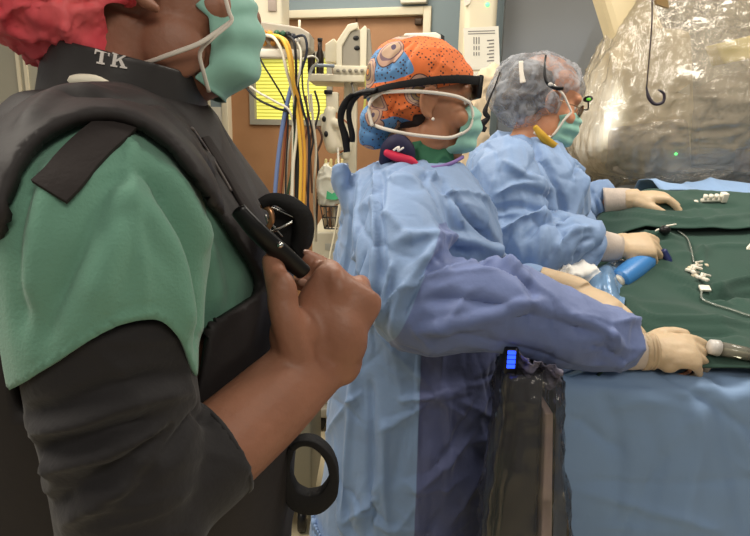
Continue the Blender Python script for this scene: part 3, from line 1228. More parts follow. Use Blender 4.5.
# mask
g = mask_geo(front=.126, top=.010, bottom=-.119, half=.079, th=1.14)
g.xform(HEAD1)
me = g.mesh()
soft(me, .0022, 30, 3)
mk = obj('face_mask', me, MASK, P1, solid=.0025)
g = G()
nk = [W(231, 22, .655), W(214, 34, .645), W(198, 44, .636), W(168, 55, .632), W(140, 64, .645), W(100, 66, .67), W(84, 66, .70)]
g.tube(nk + [Vector((q.x, 1.40 - q.y, q.z)) for q in nk[-2::-1]], [(.0024, .0012)] * 13, n=8, hint=(0, 0, 1))
obj('mask_strap', g, MASK_EDGE, mk)
g = G()
g.tube([W(224, -6, .655), W(229, 12, .652), W(231, 22, .652), W(214, 37, .646), W(200, 52, .646), W(204, 74, .654), W(209, 92, .665)], [(.0022, .0012)] * 7, n=8, hint=(1, 0, 0))
obj('mask_edge', g, MASK_EDGE, mk)

# coral bouffant cap
g = G()
Hc = HEAD1
for c, r in [((-.045, 0, .075), (.145, .110, .105)), ((-.090, 0, .03), (.115, .102, .085)), ((-.085, -.005, -.026), (.070, .080, .046)), ((.02, 0, .09), (.095, .09, .075))]:
    L = G(); L.ell(c, r, nu=28, nv=18); L.xform(Hc); g.add(L.v, L.f)
me = voxel(g, .0036, 10)
cap_loc = Hc.translation.copy()
wrinkle(me, .012, (14, 14, 12), 3.3, warp=.7)
wrinkle(me, .006, (30, 30, 26), 8.3, warp=.7)
wrinkle(me, .003, (62, 62, 50), 5.3, warp=.7)


def keep_cap1(c, n):
    q = Hc.inverted() @ c
    return not (q.x > -.012 and q.z < .034) and not (q.x > -.045 and q.z < -.02)


cut(me, keep_cap1)
obj('bouffant_cap', me, PINKCAP, P1, solid=.0015)
shoes(P1, p1_torso(0)[0][0], Y1, .10, mat('black_shoe', (25, 25, 26), .5))
# black trousers down to the shoes
g = G()
cx0 = p1_torso(0)[0][0]
g.rings([[cx0, Y1, .60, .13, .175], [cx0, Y1, .72, .158, .190], [cx0, Y1, .84, p1_torso(-.004)[1][3], p1_torso(-.004)[1][4]], [cx0, Y1, .98, p1_torso(-.006)[1][3], p1_torso(-.006)[1][4]]], n=32)
for sg in (-1, 1):
    g.tube([(cx0, Y1 + sg * .10, .78), (cx0, Y1 + sg * .10, .5), (cx0, Y1 + sg * .10, .09)], [.105, .088, .075], n=18)
me = voxel(g, .008, 6)
wrinkle(me, .005, (9, 9, 12), 2)
obj('scrub_trousers', me, SCRUB, P1)
# ================================================================== person in the paisley cap, blue gown, in the middle
SK2 = mat('skin_tan', (176, 124, 92), 0.5, spec=0.4, vary=0.06, vscale=22, bump=0.25, bscale=150, sub=0.12)
Y2 = 1.36


def ring2(py, xl, xr, ry, Y=Y2, grow=0.0):
    return ring_px(py, xl, xr, ry, Y, grow)


P2_R = [(536, 316, 512, .20), (470, 323, 506, .20), (410, 328, 502, .195), (350, 331, 502, .195), (300, 333, 504, .20), (250, 336, 502, .205), (212, 340, 492, .20), (190, 343, 484, .18), (174, 352, 474, .135), (162, 374, 463, .095)]


def p2_torso(grow):
    r = [ring2(*q, grow=grow) for q in P2_R]
    c = r[0]
    return [[c[0], c[1], .22, c[3] * 1.06, c[4] * 1.05], [c[0], c[1], .50, c[3] * 1.03, c[4] * 1.02]] + r


HEAD2 = axes(W(425, 106, 1.36), (1.0, 0.02, -.06), (.08, 0, 1))
body2 = G()
head_geo(body2, HEAD2)
body2.tube([W(408, 190, 1.36), W(416, 158, 1.36), W(424, 125, 1.36)], [.075, .054, .054], n=18)
tr = p2_torso(-.03)
body2.rings([[tr[2][0], Y2, .78, tr[2][3] * .95, .15]] + tr[3:], n=36, power=2.2)
S2 = W(398, 205, 1.20)
E2 = W(418, 298, 1.10)
WR2 = W(640, 352, 1.075)
body2.tube([S2 + Vector((0, .1, -.01)), S2 + Vector((0, .02, -.01)), E2], [.05, .048, .042], n=14)
body2.tube([E2, W(540, 325, 1.07), WR2], [.042, .040, .027], n=14)
hand_geo(body2, WR2 + Vector((.014, 0, .003)), (1, .05, -.02), (-.05, .8, .55), size=.80, right=True, curl={'all': (40, 66, 40), 'index': (26, 48, 34), 'little': (52, 66, 45)}, thick=.95, rad=.85)
SL2 = W(412, 205, 1.52)
EL2 = W(470, 290, 1.46)
WL2 = W(575, 290, 1.30)
body2.tube([SL2 - Vector((0, .1, 0)), SL2, EL2], [.06, .055, .042], n=14)
body2.tube([EL2, EL2.lerp(WL2, .5), WL2], [.042, .038, .026], n=14)
legs_geo(body2, tr[0][0], Y2, .09, .78)
P2 = obj('person', voxel(body2, .005, 4), SK2, label='person in orange and blue paisley cap and pale blue gown, standing between the two others', cat='person')
eyes(P2, HEAD2)
shoes(P2, tr[0][0], Y2, .09, mat('blue_shoe_cover', (96, 120, 160), .7))

# gown
g = G()
g.rings(p2_torso(0), n=48, power=2.2)
g.tube([S2 + Vector((.0, .12, .0)), W(400, 212, 1.21), W(405, 258, 1.13), W(424, 300, 1.09), W(500, 305, 1.06), W(560, 325, 1.055), W(600, 338, 1.06), W(629, 350, 1.07)],
       [.085, .086, .094, .098, (.086, .082), (.074, .070), (.061, .058), (.040, .040)], n=26, hint=(0, 0, 1))
g.tube([SL2 + Vector((.0, -.12, .0)), SL2, EL2, W(525, 290, 1.37), W(552, 286, 1.33)], [.085, .085, .080, .062, .045], n=22)
# standing flap of the back overlap
g.tube([W(339, 163, 1.33), W(343, 182, 1.33), W(345, 215, 1.33)], [(.022, .05), (.024, .06), (.01, .05)], n=14, hint=(1, 0, 0))
me = voxel(g, .0048, 9)
folds(me, [(l_, w_, h_ * 1.5) for l_, w_, h_ in [([(440, 236), (424, 262), (404, 292), (394, 335)], .012, .010), ([(432, 262), (412, 290), (402, 318)], .009, -.008),
           ([(436, 180), (462, 208), (492, 240), (502, 248)], .011, -.016), ([(424, 172), (452, 196), (478, 222)], .010, .010), ([(446, 186), (452, 200), (462, 228)], .008, .009),
           ([(442, 236), (480, 246), (520, 268)], .012, .012), ([(448, 250), (492, 262), (540, 292)], .012, -.010), ([(425, 300), (470, 300), (540, 318), (600, 330)], .012, -.008),
           ([(420, 330), (480, 318), (540, 300)], .010, .009), ([(398, 240), (420, 235), (440, 236)], .010, .007),
           ([(375, 160), (374, 200), (376, 260), (372, 330)], .006, .006), ([(381, 165), (381, 220), (384, 280)], .006, -.006),
           ([(352, 165), (350, 210), (344, 270), (342, 330)], .006, -.006), ([(360, 172), (358, 230), (356, 300)], .006, .005), ([(368, 250), (362, 290), (366, 340)], .006, -.005),
           ([(392, 262), (388, 285), (381, 310)], .006, .006), ([(358, 345), (352, 400), (346, 470), (342, 530)], .010, .008), ([(370, 380), (372, 440), (370, 530)], .010, -.008),
           ([(385, 420), (384, 480), (388, 530)], .009, .006), ([(400, 400), (420, 398), (470, 392)], .007, .005), ([(418, 345), (418, 420), (418, 530)], .003, .003),
           ([(430, 470), (455, 440), (475, 400)], .008, -.005), ([(440, 380), (450, 430), (445, 500)], .009, .005), ([(570, 318), (600, 328), (622, 345)], .007, .006), ([(590, 345), (612, 352), (622, 360)], .006, -.005),
           ([(610, 330), (616, 350), (620, 372)], .004, .004)]])
soft(me, .012, 5.5, 3)
creases(me, .012, 24, .011, (.12, .34), seed=5, cover=.10)
creases(me, .0055, 22, .006, (.06, .16), seed=8, cover=.16)


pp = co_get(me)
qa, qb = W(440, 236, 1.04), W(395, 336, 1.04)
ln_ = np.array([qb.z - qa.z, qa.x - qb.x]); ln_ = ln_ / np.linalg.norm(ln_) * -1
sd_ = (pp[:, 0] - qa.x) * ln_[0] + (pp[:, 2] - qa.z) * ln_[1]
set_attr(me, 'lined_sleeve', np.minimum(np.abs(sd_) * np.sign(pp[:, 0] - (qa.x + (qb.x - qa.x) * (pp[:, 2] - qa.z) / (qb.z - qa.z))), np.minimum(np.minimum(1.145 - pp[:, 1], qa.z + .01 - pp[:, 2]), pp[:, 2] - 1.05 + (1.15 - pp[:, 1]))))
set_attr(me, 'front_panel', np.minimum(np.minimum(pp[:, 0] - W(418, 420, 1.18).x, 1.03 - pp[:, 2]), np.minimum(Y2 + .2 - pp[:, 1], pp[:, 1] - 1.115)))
gown2_bvh = bvh_of(me)
obj('surgical_gown', me, lined_gown(), P2)
# purple neck binding
a = [W(400, 162, 1.262), W(418, 166.5, 1.258), (W(436, 167.5, 1.262)), W(452, 163, 1.285), W(463, 157, 1.33)]
obj('neck_binding', G().tube(a, [(.0045, .003)] * len(a), n=8, sub=5, hint=(0, 0, 1)), mat('purple_binding', (132, 108, 170), .7), P2)
# scrub collar, navy and crimson neck band
g = G()
g.rings([[W(416, 172, 1.36).x, 1.36, W(416, 172, 1.36).z, .088, .085], [W(420, 158, 1.36).x, 1.36, W(420, 158, 1.36).z, .074, .075], [W(424, 147, 1.36).x, 1.36, W(424, 147, 1.36).z, .066, .066], [W(426, 139, 1.36).x, 1.36, W(426, 139, 1.36).z, .056, .058]], n=30)
me = voxel(g, .004, 4); wrinkle(me, .006, (20, 20, 14), 2)
obj('scrub_collar', me, mat('scrub_dark_green', (52, 106, 78), .85, vary=.1, vscale=20), P2)
g = G()
g.tube([W(386, 160, 1.30), W(390, 148, 1.28), W(398, 143, 1.274), W(406, 150, 1.276), W(408, 162, 1.28)], [.016, .019, .020, .019, .016], n=14, round_caps=True)
me = voxel(g, .0035, 4)
cl = obj('navy_collar', me, mat('navy_fabric', (38, 36, 66), .7, vary=.15, vscale=20), P2)
g = G().tube([W(394, 150, 1.247), W(399, 147, 1.244), W(398, 151, 1.244), W(403, 148, 1.243)], .0022, n=6, round_caps=True)
obj('collar_emblem', g, mat('white_embroidery', (240, 232, 224), .7), cl)
g = G().tube([W(388, 153, 1.268), W(397, 157, 1.262), W(410, 161, 1.262), W(417, 166, 1.268)], [(.009, .011), (.010, .012), (.010, .012), (.006, .01)], n=12, hint=(0, 0, 1), round_caps=True)
obj('crimson_collar', g, mat('crimson_fabric', (206, 40, 74), .7), P2)


# paisley cap
def paisley():
    m = bpy.data.materials.new('paisley_cotton')
    m.use_nodes = True
    nt = m.node_tree
    b = nt.nodes['Principled BSDF']
    b.inputs['Roughness'].default_value = .8
    N = nt.nodes.new
    L = nt.links.new
    tc = N('ShaderNodeTexCoord')
    mp = N('ShaderNodeMapping'); mp.inputs['Rotation'].default_value = (0.2, 0.9, 0.1)
    L(tc.outputs['Object'], mp.inputs[0])
    wn = N('ShaderNodeTexNoise'); wn.inputs['Scale'].default_value = 8
    L(mp.outputs[0], wn.inputs['Vector'])
    va = N('ShaderNodeVectorMath'); va.operation = 'MULTIPLY_ADD'
    va.inputs[1].default_value = (.07, .07, .07)
    L(wn.outputs['Color'], va.inputs[0]); L(mp.outputs[0], va.inputs[2])

    def vor(scale, feature='F1'):
        v = N('ShaderNodeTexVoronoi'); v.inputs['Scale'].default_value = scale; v.feature = feature
        return v

    def ramp(fac, stops, interp='CONSTANT'):
        r = N('ShaderNodeValToRGB'); r.color_ramp.interpolation = interp
        e = r.color_ramp.elements
        e[0].position, e[0].color = stops[0][0], stops[0][1]
        e[1].position, e[1].color = stops[1][0], stops[1][1]
        for p_, c_ in stops[2:]:
            q = e.new(p_); q.color = c_
        L(fac, r.inputs[0])
        return r

    def mix(f, a, b_):
        x = N('ShaderNodeMix'); x.data_type = 'RGBA'
        L(f, x.inputs[0]); L(a, x.inputs[6]); L(b_, x.inputs[7])
        return x.outputs[2]
    big = N('ShaderNodeTexNoise'); big.inputs['Scale'].default_value = 12.0; big.inputs['Detail'].default_value = 0
    L(mp.outputs[0], big.inputs['Vector'])
    sx = N('ShaderNodeSeparateXYZ'); L(tc.outputs['Object'], sx.inputs[0])
    hx = HEAD2.translation - BASE[P2.name]
    g1 = N('ShaderNodeMath'); g1.operation = 'MULTIPLY_ADD'; g1.inputs[1].default_value = -1.5; g1.inputs[2].default_value = 1.5 * (hx.x - .035)
    L(sx.outputs['X'], g1.inputs[0])
    g2 = N('ShaderNodeMath'); g2.operation = 'MULTIPLY_ADD'; g2.inputs[1].default_value = -.9; g2.inputs[2].default_value = .9 * (hx.z + .05)
    L(sx.outputs['Z'], g2.inputs[0])
    g3 = N('ShaderNodeMath'); g3.operation = 'ADD'; L(g1.outputs[0], g3.inputs[0]); L(g2.outputs[0], g3.inputs[1])
    g4 = N('ShaderNodeMath'); g4.operation = 'ADD'; L(g3.outputs[0], g4.inputs[0]); L(big.outputs['Fac'], g4.inputs[1])
    K = (0, 0, 0, 1); Wt = (1, 1, 1, 1)
    zone = ramp(g4.outputs[0], [(0, K), (.50, Wt)])
    ground = mix(zone.outputs[0], ramp(big.outputs['Fac'], [(0, lin((226, 116, 58))), (.9, lin((226, 116, 58)))]).outputs[0], ramp(big.outputs['Fac'], [(0, lin((92, 140, 188))), (.99, lin((92, 140, 188)))]).outputs[0])
    d = vor(125); d.inputs['Randomness'].default_value = .35; L(mp.outputs[0], d.inputs['Vector'])
    dots = ramp(d.outputs['Distance'], [(0, Wt), (.26, K)])
    dk = ramp(d.outputs['Distance'], [(0, lin((66, 42, 40))), (.99, lin((66, 42, 40)))])
    ground = mix(dots.outputs[0], ground, dk.outputs[0])
    p = vor(13); p.inputs['Randomness'].default_value = .85
    L(va.outputs[0], p.inputs['Vector'])
    motif = ramp(p.outputs['Distance'], [(0, lin((196, 128, 64))), (.10, lin((70, 50, 60))), (.14, lin((134, 112, 78))), (.24, lin((84, 70, 92))), (.27, lin((186, 156, 130))), (.36, lin((120, 96, 104))), (.385, lin((188, 150, 130))), (.44, lin((70, 48, 52)))])
    inside = ramp(p.outputs['Distance'], [(0, Wt), (.46, K)])
    colr = mix(inside.outputs[0], ground, motif.outputs[0])
    L(colr, b.inputs['Base Color'])
    return m


PAIS = paisley()
g = G()
for c, r in [((-.022, 0, .060), (.112, .090, .082)), ((-.034, 0, .022), (.098, .088, .070)), ((.035, 0, .062), (.062, .074, .048))]:
    L = G(); L.ell(c, r, nu=28, nv=18); L.xform(HEAD2); g.add(L.v, L.f)
g.ell(W(374, 134, 1.36), (.034, .045, .034))
g.ell(W(380, 120, 1.36), (.045, .07, .04))
me = voxel(g, .0032, 8)
wrinkle(me, .0035, (9, 9, 14), 6.1)


def keep_cap2(c, n):
    q = HEAD2.inverted() @ c
    if q.z < .030 + max(0, (q.x - .0)) * .30 and q.x > -.012 + (q.z * -.25):
        return False
    return not (q.x > -.03 and q.z < -.02)


folds(me, [([(388, 72), (396, 55), (412, 42)], .004, -.004), ([(405, 78), (407, 60), (418, 42)], .004, -.004), ([(380, 70), (372, 55), (378, 44)], .004, -.003), ([(430, 74), (440, 58), (436, 44)], .004, -.004), ([(398, 110), (412, 104), (430, 88)], .004, .004), ([(388, 118), (396, 100), (392, 84)], .004, -.003)])
cap2_full = bvh_of(me)
cut(me, keep_cap2)
cp = obj('paisley_cap', me, PAIS, P2, solid=.002)
HAIR = mat('hair_dark_brown', (44, 30, 24), .6, bump=.6, bscale=200, bstretch=(.3, 1, 1))
g = G()
L = G(); L.ell((-.028, 0, .018), (.078, .0795, .066)); L.ell((-.02, 0, -.03), (.05, .06, .03)); L.xform(HEAD2); g.add(L.v, L.f)
obj('hair', voxel(g, .004, 4), HAIR, P2)
g = G(); g.ell(W(433, 119, 1.272), (.0034, .003, .0034)); obj('pearl_earring', g, mat('pearl', (240, 230, 215), .2), P2)
# mask and its two ties round the back of the cap
g = mask_geo(front=.128, top=.012, bottom=-.108, half=.074, th=1.0)
g.xform(HEAD2)
me = g.mesh(); soft(me, .003, 40, 5)
mk2 = obj('face_mask', me, MASK, P2, solid=.002)
H2 = HEAD2


def tie(ptsl, w=.0072):
    P = [H2 @ Vector(q) for q in ptsl]
    return G().ribbon(P, w, .0018, H2.to_3x3() @ Vector((0, 0, 1)), sub=5)


def both(half):
    return half + [(x, -y, z) for x, y, z in half[-2::-1]]


obj('mask_strap', tie(both([(.088, -.058, .012), (.06, -.078, .020), (.02, -.092, .023), (-.03, -.096, .023), (-.085, -.084, .018), (-.118, -.05, .012), (-.128, 0, .008)])), MASK_EDGE, mk2)
obj('mask_strap', tie(both([(.078, -.060, -.052), (.05, -.078, -.063), (.01, -.088, -.064), (-.04, -.092, -.062), (-.085, -.082, -.056), (-.115, -.05, -.048), (-.126, 0, -.044)])), MASK_EDGE, mk2)
obj('mask_strap', tie([(-.10, -.072, .016), (-.118, -.062, .0), (-.122, -.058, -.02), (-.112, -.066, -.052)], .008), MASK_EDGE, mk2)
obj('mask_edge', tie([(.086, -.060, .014), (.097, -.052, -.006), (.098, -.052, -.026), (.092, -.056, -.042), (.076, -.062, -.054)], .006), MASK_EDGE, mk2)
# black eyewear: side shield and head strap with loose tails
g = G()
g.ribbon([H2 @ Vector(q) for q in [(.108, -.045, .058), (.095, -.060, .057), (.07, -.076, .056), (.02, -.092, .050), (-.03, -.099, .040), (-.085, -.088, .028), (-.122, -.055, .016), (-.134, 0, .010), (-.122, .055, .016), (-.085, .088, .028), (-.03, .099, .040), (.02, .092, .050), (.095, .060, .057)]],
         [.017, .018, .017, .016, .015, .013, .012, .012, .012, .012, .013, .014, .016], .004, H2.to_3x3() @ Vector((0, 0, 1)), sub=5)
es = obj('eyewear_strap', g, BLACKSTRAP, P2, bevel=.001)
g = G(); g.box((.100, -.056, .022), (.112, .056, .070), H2, bev=.004)
obj('eyewear_shield', g, BLACKPLASTIC, es)
g = G()
g.ribbon([W(376, 90, 1.278), W(360, 92, 1.30), W(349, 98, 1.305), W(342, 110, 1.31), (W(341, 122, 1.315)), W(345, 136, 1.32), W(347, 152, 1.325)], [.012, .013, .013, .015, .013, .016, .014], .004, Vector((1, .1, .5)), sub=6)
obj('strap_tail', g, BLACKSTRAP, es)
g = G()
g.ribbon([W(372, 93, 1.285), W(358, 96, 1.305), W(350, 106, 1.31), W(349, 118, 1.318), W(352, 134, 1.322), W(352, 142, 1.325)], [.010, .010, .011, .011, .013, .012], .004, Vector((1, .1, .3)), sub=6)
obj('strap_tail', g, BLACKSTRAP, es)

# gloves and cuffs
g = G()
hand_geo(g, W(646, 351, 1.075), (1, .03, .0), (-.05, .8, .55), size=.97, right=True, curl={'all': (40, 66, 40), 'index': (26, 48, 34), 'little': (52, 66, 45)}, thick=1.18, rad=1.1, spread=.03)
g.tube([W(640, 352, 1.073), W(655, 351, 1.075)], [(.036, .032), (.034, .029)], n=18)
me = voxel(g, .0033, 4)
soft(me, .0015, 60, 3)
gl = obj('glove', me, GLOVE, P2)
g = G()
for x in (643, 647, 651):
    g.tube([W(x, 351.5, 1.074), W(x + 2.4, 351.5, 1.074)], [(.036, .031), (.0355, .0305)], n=22, round_caps=False, sub=1)
obj('glove_rim', g, GLOVE, gl)
g = G().tube([W(618, 348, 1.066), W(630, 351, 1.07), W(642, 351.5, 1.074)], [(.038, .036), (.036, .032), (.034, .030)], n=22, hint=(0, 0, 1))
obj('knit_cuff', g, CUFF, P2)
g = G()
wl = W(575, 289, 1.30)
dl = (W(640, 328, 1.175) - wl)
hand_geo(g, wl, dl, (.25, -.75, -.3), size=1.0, right=False, curl={'all': (8, 16, 10), 'little': (14, 22, 14)}, thick=1.1, spread=.015, thumb=[(0.012, 0.022, -0.008), (0.045, 0.036, -0.016), (0.075, 0.038, -0.022), (0.10, 0.03, -0.026)])
g.tube([W(540, 281, 1.335), W(556, 284, 1.32), wl, wl + dl.normalized() * .02], [.034, .031, .029, (.029, .024)], n=18)
me = voxel(g, .0033, 4)
gl = obj('glove', me, GLOVE, P2)
# ================================================================== person in the sheer bouffant cap, farther along the table
SK3 = mat('skin_fair', (206, 146, 112), 0.5, spec=0.4, vary=0.06, vscale=22, bump=0.2, bscale=150, sub=0.12)
Y3 = 1.80
P3_R = [(500, 468, 590, .19), (380, 466, 590, .19), (300, 464, 590, .195), (250, 463, 590, .20), (210, 464, 588, .205), (180, 466, 582, .20), (160, 472, 572, .165), (146, 486, 562, .12), (136, 505, 556, .085)]


def p3_torso(grow):
    r = [ring_px(py, a, b, ry, Y3, grow) for py, a, b, ry in P3_R]
    c = r[0]
    return [[c[0], c[1], .25, c[3] * 1.05, c[4] * 1.05]] + r


HEAD3 = axes(W(543, 104, 1.80), (1.0, .03, -.30), (.30, 0, 1))
body3 = G()
head_geo(body3, HEAD3)
body3.tube([W(520, 160, 1.8), W(530, 138, 1.8), W(538, 118, 1.8)], [.07, .055, .055], n=18)
tr = p3_torso(-.03)
body3.rings([[tr[1][0], Y3, .8, tr[1][3] * .95, .15]] + tr[2:], n=36, power=2.2)
S3 = W(505, 178, 1.62)
E3 = W(522, 250, 1.50)
WR3 = W(606, 249, 1.50)
body3.tube([S3 + Vector((0, .1, 0)), S3, E3], [.06, .055, .042], n=14)
body3.tube([E3, E3.lerp(WR3, .5), WR3], [.042, .040, .026], n=14)
SL3 = W(545, 178, 1.96)
EL3 = W(572, 215, 1.92)
WL3 = W(622, 200, 1.82)
body3.tube([SL3 - Vector((0, .1, 0)), SL3, EL3], [.06, .055, .042], n=14)
body3.tube([EL3, EL3.lerp(WL3, .5), WL3], [.042, .038, .026], n=14)
legs_geo(body3, tr[0][0], Y3, .09, .78)
P3 = obj('person', voxel(body3, .0052, 4), SK3, label='person in sheer grey bouffant cap and glasses, blue gown, leaning over the green drape', cat='person')
eyes(P3, HEAD3)
shoes(P3, tr[0][0], Y3, .09, mat('blue_shoe_cover', (96, 120, 160), .7))
g = G()
g.rings(p3_torso(0), n=44, power=2.2)
g.tube([S3 + Vector((0, .12, 0)), S3, W(508, 222, 1.55), W(528, 248, 1.50), W(560, 246, 1.49), W(590, 244, 1.495), W(597, 245, 1.498)], [.085, .09, .096, .095, .085, .068, .045], n=26)
g.tube([SL3 - Vector((0, .12, 0)), SL3, EL3, W(598, 205, 1.87), W(610, 201, 1.84)], [.085, .085, .08, .062, .046], n=22)
me = voxel(g, .0055, 8)
folds(me, [(l_, w_, h_ * 1.4) for l_, w_, h_ in [([(520, 140), (545, 165), (560, 195), (565, 225)], .012, -.014), ([(500, 160), (530, 180), (556, 190)], .010, .010), ([(497, 195), (520, 185), (548, 192)], .010, .010), ([(490, 210), (520, 205), (545, 212)], .010, -.010),
           ([(505, 230), (530, 215), (560, 220)], .010, .012), ([(525, 240), (545, 222), (575, 215)], .009, -.008), ([(555, 250), (570, 232), (592, 228)], .008, .008), ([(575, 262), (580, 245), (592, 238)], .006, -.006), ([(590, 190), (596, 205), (600, 222)], .006, -.006)]])
soft(me, .014, 6, 9)
creases(me, .015, 24, .012, (.10, .3), seed=11, cover=.06)
creases(me, .007, 20, .007, (.06, .16), seed=18, cover=.12)
obj('surgical_gown', me, GOWN, P3)
# mustard scrub collar
g = G()
g.tube([W(536, 128, 1.70), W(543, 137, 1.695), W(553, 146, 1.71), W(560, 148, 1.76)], [(.008, .01), (.012, .012), (.013, .012), (.008, .01)], n=12, round_caps=True)
obj('mustard_collar', g, mat('mustard_fabric', (186, 146, 44), .8), P3)
# hair under the cap
g = G(); L = G(); L.ell((-.024, 0, .040), (.098, .080, .082)); L.ell((-.06, 0, -.01), (.06, .07, .05)); L.xform(HEAD3); g.add(L.v, L.f)
me = voxel(g, .005, 5)
cut(me, lambda c, n: not ((HEAD3.inverted() @ c).x > .045 and (HEAD3.inverted() @ c).z < .07))
obj('hair', me, mat('hair_ash_brown', (120, 106, 92), .6, rgb2=(66, 56, 50), vscale=14, bump=.5, bscale=60), P3)


def bouffant():
    m = mat('sheer_bouffant_grey', (172, 174, 178), .55, rgb2=(126, 130, 138), vscale=22, bump=.6, bscale=55, bdist=.006)
    nt = m.node_tree
    b = nt.nodes['Principled BSDF']
    n = nt.nodes.new('ShaderNodeTexNoise'); n.inputs['Scale'].default_value = 26; n.inputs['Detail'].default_value = 6; n.inputs['Distortion'].default_value = 1.5
    tc = nt.nodes.new('ShaderNodeTexCoord')
    nt.links.new(tc.outputs['Object'], n.inputs['Vector'])
    r = nt.nodes.new('ShaderNodeMapRange')
    r.inputs[1].default_value = .35; r.inputs[2].default_value = .65; r.inputs[3].default_value = .28; r.inputs[4].default_value = .80
    nt.links.new(n.outputs['Fac'], r.inputs[0])
    nt.links.new(r.outputs[0], b.inputs['Alpha'])
    return m


g = G()
for c, r in [((-.010, 0, .060), (.105, .092, .078)), ((-.060, 0, .035), (.100, .095, .085)), ((-.085, 0, -.005), (.080, .088, .070)), ((-.060, 0, -.040), (.066, .088, .050)), ((-.012, 0, .006), (.060, .104, .052))]:
    L = G(); L.ell(c, r, nu=28, nv=18); L.xform(HEAD3); g.add(L.v, L.f)
me = voxel(g, .004, 6)
wrinkle(me, .006, (14, 14, 9), 4.4)
wrinkle(me, .003, (30, 30, 20), 2.4)
cut(me, lambda c, n: not ((HEAD3.inverted() @ c).x > .030 and (HEAD3.inverted() @ c).z < .050) and not ((HEAD3.inverted() @ c).x > .012 and (HEAD3.inverted() @ c).z < -.03))
obj('bouffant_cap', me, bouffant(), P3)
g = mask_geo(front=.126, top=.004, bottom=-.112, half=.078, th=1.28); g.xform(HEAD3)
me = g.mesh(); soft(me, .005, 34, 8)
mk3 = obj('face_mask', me, MASK, P3, solid=.002)
H3 = HEAD3
R3 = H3.to_3x3() @ Vector((0, 0, 1))
obj('mask_strap', G().ribbon([H3 @ Vector(q) for q in [(.064, -.073, -.004), (.045, -.083, .010), (.015, -.104, .028), (-.02, -.108, .042)]], .006, .0018, R3, sub=5), MASK_EDGE, mk3)
obj('mask_edge', G().ribbon([H3 @ Vector(q) for q in [(.064, -.073, -.004), (.052, -.076, -.03), (.046, -.075, -.055), (.036, -.072, -.082), (.012, -.070, -.09), (-.015, -.066, -.088)]], .007, .0018, H3.to_3x3() @ Vector((.6, 0, .6)), sub=5), MASK_EDGE, mk3)
# headlamp band: black arc over the cap, toggle, loose tails behind
g = G()
g.ribbon([H3 @ Vector(q) for q in [(-.060, -.074, .112), (-.060, -.096, .087), (-.052, -.107, .058), (-.036, -.110, .040), (-.012, -.110, .036), (.008, -.108, .042)]], [.006, .006, .007, .009, .011, .008], .004, Vector((1, 0, .3)), sub=6)
hb = obj('headband', g, BLACKPLASTIC, P3)
g = G(); g.ell(H3 @ Vector((-.030, -.113, .040)), (.007, .003, .005)); obj('band_toggle', g, mat('toggle_grey', (200, 195, 188), .4), hb)
g = G(); g.tube([W(521, 62, 1.72), W(521.5, 72, 1.715), W(523, 82, 1.71)], [(.006, .003), (.006, .003), (.008, .003)], n=10, round_caps=True)
obj('band_clip', g, MASK_EDGE, hb)
g = G().ribbon([W(500, 72, 1.76), W(495, 86, 1.75), W(489, 100, 1.74), W(485, 112, 1.735), W(488, 118, 1.735), W(480, 126, 1.735), W(486, 130, 1.735)], [.004, .004, .006, .014, .012, .024, .014], .005, Vector((1, 0, .2)), sub=6)
obj('strap_tail', g, BLACKSTRAP, hb)
# glasses
g = G()
for s in (-1, 1):
    rim = [H3 @ Vector((.103 - .004 * abs(math.cos(a)), s * (.033 + .021 * math.cos(a)), .010 + .017 * math.sin(a))) for a in [k * math.pi / 8 for k in range(17)]]
    g.tube(rim, .0014, n=6, sub=1)
    g.tube([H3 @ Vector((.098, s * .054, .014)), H3 @ Vector((.06, s * .075, .014)), H3 @ Vector((.0, s * .084, .012))], .0014, n=6)
g.tube([H3 @ Vector((.103, -.012, .014)), H3 @ Vector((.108, 0, .017)), H3 @ Vector((.103, .012, .014))], .0014, n=6)
gs = obj('glasses', g, mat('glasses_frame', (150, 120, 90), .25, metal=.6), P3)
LENS = plastic_mat('lens_glass', (235, 240, 240), .06, .03, 3, .05)
for s in (-1, 1):
    g = G(); g.ell(H3 @ Vector((.102, s * .033, .010)), (.002, .020, .016), H3.to_3x3()); obj('lens', g, LENS, gs)

# gloved hands
g = G()
hand_geo(g, W(614, 248, 1.50), (1, .08, .10), (-.1, .75, .55), size=1.0, right=True, curl={'all': (45, 65, 45), 'index': (32, 55, 45), 'little': (55, 65, 45)}, thick=1.2, rad=1.1, spread=.03,
          thumb=[(0.012, 0.024, -0.006), (0.045, 0.046, -0.018), (0.078, 0.046, -0.030), (0.100, 0.036, -0.040)])
g.tube([W(608, 247, 1.50), W(620, 247, 1.50)], [(.033, .030), (.034, .028)], n=18)
me = voxel(g, .0036, 4)
obj('glove', me, GLOVE, P3)
g = G().tube([W(586, 243, 1.495), W(600, 246, 1.498), W(619, 248, 1.50)], [(.045, .045), (.040, .038), (.034, .030)], n=22, hint=(0, 0, 1))
obj('knit_cuff', g, CUFF, P3)
g = G()
hand_geo(g, W(632, 199, 1.82), (1, -.05, .08), (0, -.75, -.05), size=1.0, right=False, curl={'all': (40, 58, 36), 'index': (46, 60, 40), 'little': (34, 52, 34)}, thick=1.4, rad=1.1, spread=.09, thumb=[(0.012, 0.024, -0.008), (0.042, 0.044, -0.02), (0.072, 0.046, -0.036), (0.094, 0.040, -0.05)])
g.tube([W(622, 200, 1.825), W(638, 199.5, 1.82)], [(.034, .03), (.033, .028)], n=18)
me = voxel(g, .0038, 4)
obj('glove', me, GLOVE, P3)
g = G().tube([W(604, 202, 1.845), W(618, 200.5, 1.832), W(630, 199.5, 1.825)], [(.044, .042), (.038, .035), (.034, .03)], n=20, hint=(0, 0, 1))
obj('knit_cuff', g, CUFF, P3)
